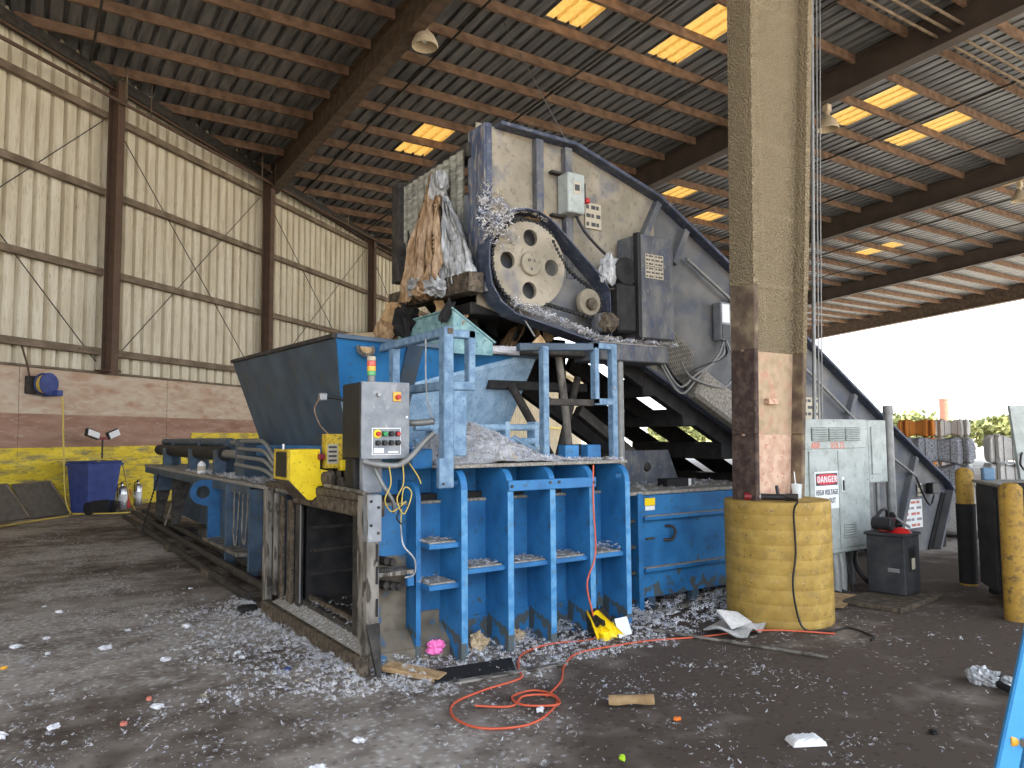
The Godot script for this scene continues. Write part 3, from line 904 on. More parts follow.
# ------------------------------------------------------------------ baler
func baler() -> void:
	var t := thing("baler", "big blue two-ram baler with ribbed end wall and open side door", "baler", Vector3(1.907, 0, -4.51))
	var bl := M("blue")
	# end wall of the bale chamber
	span(t, "end_panel", M("blue_rib"), Vector3(1.98, 0.03, -4.86), Vector3(4.09, 1.05, -4.81), 0.01)
	span(t, "upper_panel", bl, Vector3(1.98, 1.05, -4.99), Vector3(4.09, 1.28, -4.95), 0.004)
	span(t, "ledge", M("deck_dust"), Vector3(1.98, 1.035, -4.96), Vector3(4.09, 1.055, -4.80), 0.004)
	span(t, "base_strip", M("blue_rib"), Vector3(2.62, 0.02, -4.83), Vector3(4.05, 0.22, -4.795), 0.006)
	var gp := span(t, "grimy_panel", M("blue_grimy"), Vector3(1.985, 0.02, -4.83), Vector3(2.30, 0.70, -4.80), 0.006)
	gp.set_meta("label", "brown grimy lower panel beside the door")
	span(t, "grimy_strip", M("blue_grimy"), Vector3(2.345, 0.02, -4.83), Vector3(2.555, 0.3, -4.80), 0.006)
	span(t, "base_skirt", M("blue_grimy"), Vector3(1.965, 0.0, -4.84), Vector3(2.57, 0.1, -4.665), 0.01)
	slab(t, "skirt_slope", M("blue_grimy"), [Vector3(1.97, 0.1, -4.67), Vector3(2.565, 0.1, -4.67), Vector3(2.565, 0.2, -4.80), Vector3(1.97, 0.2, -4.80)], 0.012)
	# upright ribs
	var ribs := [2.59, 2.965, 3.335, 3.705, 4.065]
	for i in ribs.size():
		var poly := pv([[-4.95, 0.0], [-4.51, 0.0], [-4.51, 1.15]])
		poly.append_array(arc(Vector2(-4.64, 1.15), 0.13, 0, 90, 7))
		poly.append(Vector2(-4.95, 1.28))
		if i == 0 or i == 4: poly = holed(poly, Vector2(-4.585, 1.19), 0.03)
		var rb := plate_x(t, "rib", M("blue_rib"), poly, ribs[i], 0.05)
		span(rb, "lit_worn_edge", M("blue_worn"), Vector3(ribs[i] - 0.024, 0.12, -4.512), Vector3(ribs[i] + 0.024, 1.14, -4.507), 0.002)  # pale front strip: wear plus painted-in light on the protruding rib face
	var small := pv([[-4.95, 0.0], [-4.66, 0.0], [-4.66, 1.08]])
	small.append_array(arc(Vector2(-4.78, 1.08), 0.12, 0, 90, 7))
	small.append(Vector2(-4.95, 1.2))
	plate_x(t, "rib", M("blue_rib"), small, 2.32, 0.035)
	# shelves between the ribs
	for e in [[2.34, 2.565, 0.79], [2.34, 2.565, 0.52], [2.615, 2.94, 0.60], [2.99, 3.31, 0.60], [3.36, 3.68, 0.60], [3.73, 4.04, 0.60]]:
		var sh := span(t, "shelf", bl, Vector3(e[0], e[2] - 0.035, -4.82), Vector3(e[1], e[2], -4.54), 0.004)
		var sw: float = (e[1] - e[0]) / 2 - 0.012
		box(sh, "dust", M("deck_dust"), Vector3((e[0] + e[1]) / 2, e[2] + 0.004, -4.685), Vector3(sw * 2, 0.012, 0.25), Vector3.ZERO, 0.003)
	var cb := span(t, "crossbar", M("blue"), Vector3(2.94, 1.115, -4.515), Vector3(3.735, 1.19, -4.492), 0.004)
	bolts(cb, "bolt", M("grease"), [Vector3(2.965, 1.15, -4.49), Vector3(3.30, 1.165, -4.49), Vector3(3.38, 1.165, -4.49), Vector3(3.71, 1.15, -4.49)], Vector3.BACK, 0.011, 0.01)
	# top deck behind the ribs
	span(t, "top_deck", M("deck_dust"), Vector3(2.46, 1.285, -6.0), Vector3(4.12, 1.31, -4.56), 0.004)
	span(t, "deck_upstand", bl, Vector3(2.3, 1.28, -6.0), Vector3(2.46, 1.42, -4.72), 0.008)
	for x in [3.72, 3.95]:
		span(t, "deck_lug", M("blue"), Vector3(x, 1.31, -4.95), Vector3(x + 0.14, 1.43, -4.85), 0.006)
	# chamber behind: floor, roof, far walls
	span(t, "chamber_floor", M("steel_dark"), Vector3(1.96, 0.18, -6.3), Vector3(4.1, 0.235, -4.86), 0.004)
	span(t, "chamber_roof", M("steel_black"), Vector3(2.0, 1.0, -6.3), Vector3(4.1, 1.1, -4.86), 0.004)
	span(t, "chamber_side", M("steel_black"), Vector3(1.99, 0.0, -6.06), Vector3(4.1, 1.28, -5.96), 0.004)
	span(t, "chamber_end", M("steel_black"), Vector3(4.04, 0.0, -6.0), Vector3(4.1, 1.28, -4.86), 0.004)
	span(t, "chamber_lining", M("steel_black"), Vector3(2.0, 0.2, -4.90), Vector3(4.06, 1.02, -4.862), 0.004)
	for y in [0.42, 0.6, 0.78]:
		span(t, "wear_strip", M("steel_dark"), Vector3(2.02, y, -5.962), Vector3(3.9, y + 0.02, -5.945), 0.002)
	# door frame on the -x side
	door_frame(t)
	# body towards the ram
	span(t, "side_plate", M("blue_old"), Vector3(2.2, 0.12, -10.0), Vector3(2.26, 1.03, -6.06), 0.008)
	for z in [-6.95, -8.0, -9.0]:
		span(t, "side_rib", M("blue_old"), Vector3(2.06, 0.1, z - 0.03), Vector3(2.2, 0.98, z + 0.03), 0.006)
	span(t, "lower_flange", M("steel_worn"), Vector3(2.02, 0.26, -10.0), Vector3(2.25, 0.3, -8.3), 0.006)
	var lug := pv([[2.06, 0.3], [2.24, 0.3], [2.24, 1.0], [1.99, 1.0]])
	lug.append_array(arc(Vector2(2.0, 0.85), 0.15, 100, 255, 12))
	lug.append(Vector2(2.06, 0.68))
	plate_z(t, "lifting_lug", M("blue_mid"), holed(lug, Vector2(2.0, 0.85), 0.08), -9.9, 0.06)
	span(t, "ram_deck", M("deck_dust"), Vector3(2.1, 1.0, -15.5), Vector3(3.7, 1.035, -6.1), 0.006)
	span(t, "deck_edge", M("blue_old"), Vector3(2.1, 0.9, -15.4), Vector3(2.13, 1.0, -8.2), 0.004)
	span(t, "deck_edge", M("blue_old"), Vector3(2.1, 0.62, -14.4), Vector3(3.6, 0.99, -14.34), 0.004)
	for z in [-14.4, -12.9]:
		plate_z(t, "deck_leg", M("steel_dark"), pv([[2.15, 0.1], [2.25, 0.1], [2.45, 0.98], [2.15, 0.98]]), z, 0.05)
		span(t, "deck_foot", M("steel_dark"), Vector3(2.1, 0.0, z - 0.2), Vector3(2.5, 0.1, z + 0.2), 0.006)
	span(t, "ram_box", M("blue_old"), Vector3(2.6, 0.15, -15.0), Vector3(3.5, 1.0, -6.1), 0.01)
	# cylinders on the deck
	for e in [[2.5, 1.45, 0.06, "blue_old"], [2.42, 1.3, 0.1, "steel_black"]]:
		var c := cyl(t, "cylinder", M(e[3]), Vector3(e[0], e[1], -15.9), Vector3(e[0], e[1], -10.6), e[2], 16)
		cyl(c, "cylinder_rod", M("zinc"), Vector3(e[0], e[1], -10.6), Vector3(e[0], e[1], -9.3), e[2] * 0.55, 12)
		for z in [-14.7, -12.4, -10.7]:
			box(c, "clamp", M("blue_old"), Vector3(e[0], (e[1] + 1.035) / 2, z), Vector3(e[2] * 2.6, e[1] - 1.035 + e[2], 0.14), Vector3.ZERO, 0.01)
	span(t, "manifold", M("blue_old"), Vector3(2.3, 1.0, -9.6), Vector3(2.62, 1.5, -9.2), 0.012)
	for k in 4:
		tube(t, "hydraulic_line", M("conduit"), curve([Vector3(2.3 - 0.02 * k, 1.47 - 0.09 * k, -9.3), Vector3(2.2 - 0.02 * k, 1.47 - 0.09 * k, -8.4), Vector3(2.1, 1.46 - 0.09 * k, -7.6), Vector3(2.12, 1.3 - 0.06 * k, -7.3)], 5), 0.022, 7)
	for e in [[-7.9, 0.55], [-8.25, 0.5]]:
		tube(t, "wire_loop", M("steel_worn"), curve([Vector3(2.03, 0.95, e[0]), Vector3(2.02, e[1], e[0] - 0.03), Vector3(2.02, e[1] - 0.12, e[0] - 0.1), Vector3(2.02, e[1], e[0] - 0.18), Vector3(2.03, 0.93, e[0] - 0.2)], 5), 0.009, 5)
	# tubes lying along the foot of the body, and their blocks
	for e in [[2.02, 0.12], [2.2, 0.14], [1.86, 0.06]]:
		tube(t, "floor_tube", M("steel_dark"), [Vector3(e[0], e[1], -16.2), Vector3(e[0], e[1], -7.2)], 0.042, 10)
	for z in [-8.8, -11.2, -13.8]:
		span(t, "tube_block", M("grease"), Vector3(1.8, 0.0, z - 0.15), Vector3(2.3, 0.09, z + 0.15), 0.01)
	# ejector end on the +x side
	span(t, "ejector_panel", M("blue_rib"), Vector3(4.57, 0.1, -5.0), Vector3(6.35, 0.985, -4.92), 0.008)
	span(t, "ejector_post", bl, Vector3(4.52, 0.0, -5.0), Vector3(4.575, 1.0, -4.88), 0.006)
	span(t, "ejector_deck", M("deck_dust"), Vector3(4.2, 0.985, -6.3), Vector3(6.4, 1.015, -4.9), 0.006)
	span(t, "ejector_back", M("blue_old"), Vector3(4.2, 0.05, -6.3), Vector3(6.35, 0.98, -6.2), 0.008)
	span(t, "ejector_end", M("blue_old"), Vector3(6.3, 0.05, -6.3), Vector3(6.36, 0.98, -4.95), 0.008)
	for y in [0.80, 0.36]:
		var st := span(t, "stiffener", bl, Vector3(4.58, y - 0.03, -4.93), Vector3(6.33, y, -4.86), 0.004)
		box(st, "dust", M("deck_dust"), Vector3(5.45, y + 0.003, -4.893), Vector3(1.72, 0.008, 0.055), Vector3.ZERO, 0.002)
	for y in [0.12, 0.36, 0.58, 0.80]:
		span(t, "bracket", M("steel_dark"), Vector3(4.16, y - 0.05, -5.0), Vector3(4.52, y - 0.02, -4.92), 0.004)
		span(t, "bracket_stop", M("steel_black"), Vector3(4.3, y - 0.02, -4.99), Vector3(4.4, y + 0.12, -4.94), 0.004)
	for x in [4.66, 5.2, 5.75]:
		span(t, "ejector_leg", M("blue_old"), Vector3(x, 0.0, -4.99), Vector3(x + 0.09, 0.12, -4.93), 0.004)
	put(t, "pull_handle", tube_mesh(curve([Vector3(4.87, 0.70, -4.92), Vector3(4.91, 0.70, -4.87), Vector3(4.94, 0.65, -4.865), Vector3(4.91, 0.59, -4.87), Vector3(4.85, 0.58, -4.92)], 5), 0.013, 7), M("steel_dark"))
	var lb := span(t, "warning_label", M("yellow_plain"), Vector3(4.63, 0.89, -4.918), Vector3(4.75, 0.955, -4.914), 0.0)
	lb.set_meta("label", "small yellow warning label")
	span(t, "label_text", M("white"), Vector3(4.635, 0.85, -4.918), Vector3(4.745, 0.886, -4.914), 0.0)
	span(t, "latch_slot", M("steel_dark"), Vector3(4.63, 0.595, -4.92), Vector3(4.74, 0.615, -4.912), 0.002)

func door_frame(t: Node3D) -> void:
	var w := M("steel_worn")
	# near jamb: worn post with guide slots, pointed foot
	plate_x(t, "door_jamb", w, pv([[-4.51, 0.3], [-4.50, 1.13], [-4.66, 1.13], [-4.66, 0.28], [-4.60, 0.12]]), 1.91, 0.05)
	span(t, "jamb_face", w, Vector3(1.89, 0.16, -4.56), Vector3(1.975, 0.86, -4.515), 0.006)
	span(t, "jamb_cap", M("cabinet_grey"), Vector3(1.885, 0.84, -4.57), Vector3(1.985, 1.14, -4.50), 0.008)
	slab(t, "jamb_point", M("steel_dark"), [Vector3(1.885, 0.34, -4.52), Vector3(1.975, 0.34, -4.52), Vector3(1.98, 0.0, -4.50), Vector3(1.955, 0.0, -4.50)], 0.03)
	for y in [0.38, 0.58, 0.72]:
		span(t, "jamb_slot", M("steel_black"), Vector3(1.95, y, -4.518), Vector3(1.966, y + 0.11, -4.51), 0.002)
	bolts(t, "jamb_bolt", M("steel_dark"), [Vector3(1.91, 1.1, -4.5), Vector3(1.96, 1.06, -4.5), Vector3(1.91, 0.95, -4.5), Vector3(1.96, 0.9, -4.5)], Vector3.BACK, 0.01, 0.008)
	span(t, "jamb_inner", M("steel_dark"), Vector3(1.93, 0.2, -4.86), Vector3(1.97, 1.1, -4.64), 0.008)
	# hinge pins and hose fittings next to the jamb
	var hb := span(t, "fitting_plate", M("steel_worn"), Vector3(2.0, 0.6, -4.80), Vector3(2.26, 0.63, -4.6), 0.004)
	for e in [[2.06, 0.69], [2.11, 0.675], [2.06, 0.53], [2.11, 0.52], [2.16, 0.51]]:
		cyl(hb, "fitting", M("steel_dark"), Vector3(e[0], e[1], -4.80), Vector3(e[0] + 0.04, e[1], -4.68), 0.027, 10)
	span(hb, "blue_tab", M("blue"), Vector3(2.22, 0.52, -4.66), Vector3(2.27, 0.62, -4.62), 0.004)
	# header
	span(t, "door_header", M("grease"), Vector3(1.9, 0.985, -6.05), Vector3(2.06, 1.09, -4.62), 0.01)
	beam(t, "header_rail", M("grease"), Vector3(1.93, 1.1, -6.8), Vector3(1.93, 1.12, -4.62), 0.07, 0.05)
	tube(t, "header_shaft", M("steel_worn"), [Vector3(1.9, 1.16, -5.3), Vector3(1.9, 1.15, -4.6)], 0.014, 8)
	# far jambs: four uprights, one behind the other
	for e in [[-6.0, 0.07, 1.93, 0.98, "steel_dark"], [-6.16, 0.07, 1.91, 1.0, "grease"], [-6.36, 0.05, 1.90, 1.02, "grease"], [-6.54, 0.04, 1.90, 1.04, "steel_worn"]]:
		span(t, "guide_post", M(e[4]), Vector3(e[2], 0.18, e[0] - e[1]), Vector3(e[2] + 0.035, e[3], e[0] + e[1] * 0.6), 0.008)
	span(t, "edge_strip", M("zinc"), Vector3(1.925, 0.22, -5.942), Vector3(1.935, 0.98, -5.932), 0.001)
	span(t, "guide_post", M("steel_worn"), Vector3(1.89, 0.0, -6.86), Vector3(1.95, 1.05, -6.74), 0.01)
	span(t, "guide_post", M("grease"), Vector3(2.0, 0.0, -7.1), Vector3(2.04, 1.05, -7.0), 0.01)
	# sill: outer rail, sloping tray, inner track
	beam(t, "sill_rail", M("grease"), Vector3(1.86, 0.07, -6.62), Vector3(1.90, 0.06, -4.58), 0.09, 0.14, 0.015)
	slab(t, "sill_tray", M("deck_dust"), [Vector3(1.88, 0.13, -6.5), Vector3(1.9, 0.12, -4.62), Vector3(2.03, 0.235, -4.72), Vector3(2.03, 0.235, -6.3)], 0.02)
	beam(t, "sill_track", M("grease"), Vector3(2.03, 0.24, -6.0), Vector3(2.03, 0.24, -4.72), 0.04, 0.05, 0.008)
	slab(t, "sill_gusset", M("steel_black"), [Vector3(1.9, 0.02, -4.62), Vector3(1.95, 0.3, -4.62), Vector3(2.06, 0.3, -4.84), Vector3(2.0, 0.1, -4.84)], 0.03)

# ------------------------------------------------------------------ hopper
func hopper() -> void:
	var t := thing("hopper", "flared blue steel hopper standing on the baler", "hopper", Vector3(2.07, 1.3, -5.55))
	var T := [Vector3(2.06, 2.28, -5.55), Vector3(3.93, 2.21, -5.55), Vector3(3.95, 2.31, -8.75), Vector3(2.06, 2.36, -8.75)]
	var B := [Vector3(2.36, 1.42, -6.02), Vector3(3.84, 1.42, -6.02), Vector3(3.84, 1.42, -8.6), Vector3(2.36, 1.42, -8.6)]
	slab(t, "side_wall", M("blue_old"), [T[3], T[0], B[0], B[3]], 0.02)
	slab(t, "far_wall", M("blue_old"), [T[2], T[3], B[3], B[2]], 0.02)
	slab(t, "inner_wall", M("blue_old"), [T[1], T[2], B[2], B[1]], 0.02)
	# near wall: plain blue above a slanting line, paler mottled blue below it
	var at := func(x: float, y: float) -> Vector3:
		var v := (2.25 - y) / (2.25 - 1.42)
		return Vector3(x, y, lerpf(-5.55, -6.02, v))
	slab(t, "upper_near_wall", M("blue"), [T[0], T[1], at.call(3.74, 2.213), at.call(2.20, 1.80)], 0.02)
	slab(t, "pale_near_wall", M("blue_dusted"), [at.call(2.20, 1.80), at.call(3.74, 2.213), T[1], B[1], B[0]], 0.02)
	var pt := slab(t, "grey_patch", M("switch_grey"), [at.call(3.30, 2.05), at.call(3.53, 2.05), at.call(3.53, 1.87), at.call(3.30, 1.87)], 0.034)
	pt.set_meta("label", "grey square plate")
	slab(t, "wall_fold", M("blue_old"), [at.call(2.66, 2.26), at.call(2.80, 2.26), at.call(2.80, 1.45), at.call(2.66, 1.45)], 0.05)
	for i in 4:
		var m := M("steel_dark") if i != 0 else M("blue_old")
		beam(t, "top_lip", m, T[i], T[(i + 1) % 4], 0.06, 0.035)
	put(t, "shredded_rim", lump(Vector3(1.0, 0.07, 0.1), 0.7, 0.5, 0.4, 5, 40, 8), M("paper"), Vector3(3.55, 2.25, -5.53))
	put(t, "lifting_hole", lathe([Vector2(0.05, 0), Vector2(0.075, 0), Vector2(0.075, 0.02), Vector2(0.05, 0.02)], 18), M("steel_worn"), at.call(2.31, 2.19) + Vector3(0, 0, 0.012), Vector3(60, 0, 0))
	put(t, "hole_disc", lathe([Vector2(0, 0), Vector2(0.052, 0.0), Vector2(0.052, 0.012), Vector2(0, 0.012)], 18), M("cardboard"), at.call(2.31, 2.19) + Vector3(0, 0, 0.012), Vector3(60, 0, 0))
	# base curb and the rails in front of it
	span(t, "curb", M("blue"), Vector3(2.3, 1.31, -8.65), Vector3(3.9, 1.43, -5.98), 0.01)
	for y in [1.58, 1.46]:
		tube(t, "rail", M("blue_dusted"), [Vector3(2.7, y, -5.5), Vector3(3.9, y, -5.5)], 0.03, 10)
	for x in [2.85, 3.55, 3.86]:
		span(t, "rail_bracket", M("blue_dusted"), Vector3(x, 1.4, -5.6), Vector3(x + 0.05, 1.63, -5.47), 0.006)
	beam(t, "strut", M("grease"), Vector3(2.95, 1.31, -5.2), Vector3(3.15, 1.52, -5.45), 0.06, 0.03)
	beam(t, "strut", M("blue_dusted"), Vector3(3.85, 1.3, -5.2), Vector3(3.65, 1.5, -5.5), 0.05, 0.03)
	# green deflector hood over the near edge
	var d := thing("deflector_hood", "pale green sloping steel hood over the hopper edge", "hood", Vector3(3.05, 2.18, -5.5))
	slab(d, "front_plate", M("chute_green"), [Vector3(3.03, 2.19, -5.45), Vector3(3.03, 2.55, -5.45), Vector3(3.41, 2.30, -5.45), Vector3(3.41, 2.19, -5.45)], 0.012)
	slab(d, "side_plate", M("chute_green"), [Vector3(3.03, 2.19, -5.45), Vector3(3.03, 2.55, -5.45), Vector3(3.03, 2.55, -6.5), Vector3(3.03, 2.19, -6.5)], 0.012)
	slab(d, "sloping_top", M("chute_green"), [Vector3(3.01, 2.565, -5.43), Vector3(3.43, 2.30, -5.43), Vector3(3.43, 2.30, -6.5), Vector3(3.01, 2.565, -6.5)], 0.014)
	for k in 6: cyl(d, "rivet", M("zinc"), Vector3(3.024, 2.47, -5.6 - 0.15 * k), Vector3(3.016, 2.47, -5.6 - 0.15 * k), 0.008, 8)

# ------------------------------------------------------------------ conveyor
func conveyor() -> void:
	var zn := -5.35
	var zf := -6.68
	var t := thing("conveyor", "inclined steel conveyor with dusty side plates, rising to the hopper", "conveyor", Vector3(6.9, 0, -5.35))
	var head := pv([[3.2, 2.6], [3.2, 4.15], [4.19, 4.135], [5.23, 3.83], [5.23, 2.06], [4.6, 2.37], [3.6, 2.5]])
	var low := pv([[5.23, 2.06], [5.23, 3.83], [6.25, 3.26], [7.59, 2.52], [8.92, 1.72], [10.43, 0.86], [10.55, 0.74], [10.46, 0.0], [9.25, 0.0], [6.215, 1.56]])
	plate_z(t, "head_plate", M("conveyor_dust"), head, zn - 0.01, 0.02)
	plate_z(t, "side_plate", M("conveyor_lower"), low, zn - 0.01, 0.02)
	plate_z(t, "head_plate", M("conveyor_lower"), pv([[3.2, 3.1], [3.2, 3.98], [4.19, 4.0], [5.23, 3.7], [5.23, 2.95], [4.2, 3.1]]), zf, 0.02)
	plate_z(t, "side_plate", M("conveyor_lower"), pv([[5.23, 2.95], [5.23, 3.7], [6.25, 3.2], [8.92, 1.66], [10.43, 0.8], [10.46, 0.0], [9.9, 0.0], [8.9, 1.0]]), zf, 0.02)
	# top flange along the near plate
	var top := [Vector3(3.38, 4.15, zn), Vector3(4.19, 4.135, zn), Vector3(5.23, 3.83, zn), Vector3(6.25, 3.26, zn), Vector3(7.59, 2.52, zn), Vector3(8.92, 1.72, zn), Vector3(10.43, 0.86, zn), Vector3(10.56, 0.72, zn)]
	for i in top.size() - 1:
		var o := Vector3(0, 0, 0.05)
		beam(t, "top_flange", M("blue_edge"), top[i] + o, top[i + 1] + o, 0.13, 0.035, 0.006)
	beam(t, "tail_flange", M("conveyor_lower"), Vector3(10.52, 0.74, zn + 0.05), Vector3(10.12, 0.0, zn + 0.05), 0.12, 0.04)
	plate_z(t, "tail_dark_panel", M("rubber"), pv([[9.98, 0.0], [10.38, 0.72], [10.5, 0.7], [10.43, 0.0]]), zn + 0.012, 0.01)  # black panel added over the dark inner part of the tail
	tube(t, "guy_wire", M("conduit"), [Vector3(4.19, 4.14, zn), Vector3(8.2, 10.0, -12.6)], 0.007, 5)
	# bottom flange
	for e in [[Vector3(9.2, 0.02, zn), Vector3(6.215, 1.56, zn)], [Vector3(6.215, 1.56, zn), Vector3(5.4, 1.97, zn)], [Vector3(5.4, 1.97, zn), Vector3(4.6, 2.37, zn)]]:
		beam(t, "bottom_flange", M("blue_edge"), e[0] + Vector3(0, 0, 0.03), e[1] + Vector3(0, 0, 0.03), 0.1, 0.03)
	# stiffeners on the near plate
	for e in [[3.81, 4.11, 3.81, 3.1, "grey_box"], [4.13, 4.1, 4.13, 2.9, "grey_box"], [5.25, 3.78, 5.02, 3.36, "grey_box"], [5.63, 3.56, 5.44, 3.2, "conveyor_lower"], [6.42, 3.1, 6.1, 2.5, "conveyor_lower"], [7.3, 2.62, 6.95, 1.95, "conveyor_lower"], [8.43, 1.97, 8.15, 1.4, "conveyor_lower"], [9.72, 1.2, 9.3, 0.3, "conveyor_lower"]]:
		beam(t, "stiffener", M(e[4]), Vector3(e[0], e[1], zn + 0.035), Vector3(e[2], e[3], zn + 0.035), 0.08, 0.07)
	# head end: scraped face plate and its edge
	var hp := span(t, "head_flange", M("blue_scraped"), Vector3(3.18, 2.68, -5.46), Vector3(3.21, 4.09, -5.19), 0.004)
	hp.set_meta("label", "scraped blue and bare metal end plate of the conveyor head")
	span(t, "head_edge", M("blue_edge"), Vector3(3.19, 2.9, -5.24), Vector3(3.25, 4.09, -5.18), 0.006)
	span(t, "far_flange", M("steel_dark"), Vector3(3.08, 3.0, -6.78), Vector3(3.2, 3.98, -6.62), 0.006)
	span(t, "head_beam", M("steel_dark"), Vector3(3.14, 3.86, -6.7), Vector3(3.26, 3.98, -5.4), 0.01)
	beam(t, "lower_beam", M("grease"), Vector3(3.08, 2.80, -6.7), Vector3(3.08, 2.74, -5.16), 0.14, 0.16)
	span(t, "lower_pan", M("steel_black"), Vector3(3.15, 2.52, -6.66), Vector3(4.7, 2.62, -5.37), 0.01)
	span(t, "added_shade_sheet", M("steel_black"), Vector3(3.3, 1.98, -6.66), Vector3(5.1, 2.56, -6.62), 0.006)  # added black sheet that paints in the shadow below the chute
	cyl(t, "head_pulley", M("rubber"), Vector3(3.66, 3.0, -6.64), Vector3(3.66, 3.0, -5.38), 0.36, 28)
	# belt and bed
	slab(t, "belt", M("rubber"), [Vector3(3.66, 3.37, -5.4), Vector3(4.4, 3.32, -5.4), Vector3(4.4, 3.32, -6.62), Vector3(3.66, 3.37, -6.62)], 0.03)
	slab(t, "belt", M("rubber"), [Vector3(4.4, 3.32, -5.4), Vector3(10.1, 0.32, -5.4), Vector3(10.1, 0.32, -6.62), Vector3(4.4, 3.32, -6.62)], 0.03)
	if false: slab(t, "return_pan", M("steel_black"), [Vector3(4.6, 2.42, -5.38), Vector3(6.1, 1.68, -5.38), Vector3(6.1, 1.68, -6.64), Vector3(4.6, 2.42, -6.64)], 0.02)
	# open underframe: stringers along, box beams across
	for e in [[-5.43, -0.06], [-6.05, -0.06], [-6.66, -0.06]]:
		beam(t, "stringer", M("steel_black"), Vector3(4.7, 2.31 + e[1], e[0]), Vector3(9.1, 0.03 + e[1] * 0.3, e[0]), 0.09, 0.17)
	for e in [[5.17, 2.05], [5.7, 1.76], [6.25, 1.42], [6.85, 1.06], [7.5, 0.72], [8.2, 0.4]]:
		var cb := span(t, "cross_beam", M("steel_black"), Vector3(e[0] - 0.09, e[1] - 0.17, -6.75), Vector3(e[0] + 0.09, e[1] + 0.01, -5.38), 0.01)
		cb.set_meta("label", "black box beam under the conveyor")
	# covers, mesh guard, box and wiring on the near plate
	var cv := beam(t, "return_cover", M("deck_dust"), Vector3(5.62, 2.02, -5.25), Vector3(6.36, 1.64, -5.25), 0.2, 0.3, 0.03)
	cv.set_meta("label", "dusty cover box at the lower edge of the conveyor side")
	mesh_guard(t)
	var jb := span(t, "junction_box", M("cabinet_grey"), Vector3(6.02, 2.47, -5.33), Vector3(6.17, 2.86, -5.22), 0.008)
	jb.set_meta("label", "grey and black sensor box on the conveyor side")
	span(jb, "box_window", M("sign_white"), Vector3(6.035, 2.65, -5.222), Vector3(6.145, 2.84, -5.216), 0.002)
	span(jb, "box_base", M("black"), Vector3(6.03, 2.48, -5.222), Vector3(6.15, 2.63, -5.214), 0.002)
	for k in 3:
		tube(t, "cable", M("conduit" if k else "black"), curve([Vector3(6.1, 2.47, -5.27), Vector3(6.05 - 0.06 * k, 2.3, -5.2), Vector3(5.6, 2.15 - 0.05 * k, -5.18), Vector3(5.3, 2.02 - 0.06 * k, -5.12), Vector3(5.1 - 0.04 * k, 2.18, -5.1)], 5), 0.012, 6)
	tube(t, "cable", M("conduit"), curve([Vector3(6.12, 2.47, -5.25), Vector3(6.16, 2.2, -5.18), Vector3(5.95, 1.98, -5.14), Vector3(5.5, 2.05, -5.14), Vector3(5.3, 2.2, -5.1)], 6), 0.012, 6)
	tube(t, "side_conduit", M("conduit"), curve([Vector3(5.62, 3.27, -5.3), Vector3(6.3, 2.88, -5.28), Vector3(7.4, 2.27, -5.28), Vector3(8.3, 1.72, -5.28), Vector3(8.55, 1.58, -5.28)], 4), 0.018, 7)
	tube(t, "side_conduit", M("conduit"), [Vector3(8.9, 1.32, -5.28), Vector3(9.66, 0.96, -5.28)], 0.018, 7)
	tube(t, "cable", M("black"), curve([Vector3(9.66, 0.96, -5.28), Vector3(9.8, 0.7, -5.26), Vector3(9.95, 0.58, -5.26), Vector3(10.08, 0.7, -5.28)], 6), 0.014, 6)
	span(t, "limit_switch", M("black"), Vector3(9.98, 0.72, -5.33), Vector3(10.14, 0.86, -5.24), 0.008)
	# notices
	notice(t, Vector3(4.35, 3.41, -5.336), Vector2(0.19, 0.24), "sign_dusty", 3)
	notice(t, Vector3(9.45, 0.3, -5.336), Vector2(0.42, 0.36), "sign_white", 5)
	notice(t, Vector3(9.78, 0.7, -5.336), Vector2(0.11, 0.16), "sign_dusty", 2)
	notice(t, Vector3(7.42, 1.62, -5.336), Vector2(0.36, 0.3), "sign_dusty", 4)
	# switch on the head plate
	var ds := thing("disconnect_switch", "grey disconnect switch box with red handle on the conveyor head", "switch", Vector3(4.28, 3.53, -5.3))
	span(ds, "box_body", M("switch_grey"), Vector3(4.03, 3.47, -5.33), Vector3(4.22, 3.83, -5.17), 0.01)
	span(ds, "door_label", M("sign_dusty"), Vector3(4.09, 3.64, -5.172), Vector3(4.17, 3.75, -5.166), 0.002)
	span(ds, "print", M("ink"), Vector3(4.102, 3.67, -5.167), Vector3(4.155, 3.725, -5.164), 0.0)
	span(ds, "lever", M("steel_dark"), Vector3(4.22, 3.58, -5.22), Vector3(4.24, 3.76, -5.18), 0.006)
	span(ds, "lever_grip", M("red"), Vector3(4.225, 3.575, -5.20), Vector3(4.265, 3.62, -5.15), 0.008)
	tube(ds, "cable", M("black"), curve([Vector3(4.18, 3.47, -5.25), Vector3(4.26, 3.3, -5.2), Vector3(4.5, 3.1, -5.15), Vector3(4.75, 3.05, -5.12), Vector3(4.86, 2.98, -5.1), Vector3(4.88, 2.9, -5.1)], 6), 0.014, 6)
	for y in [3.46, 3.85]: span(ds, "mounting_bar", M("steel_dark"), Vector3(3.94, y - 0.012, -5.34), Vector3(4.1, y + 0.012, -5.28), 0.004)
	hanging(t)

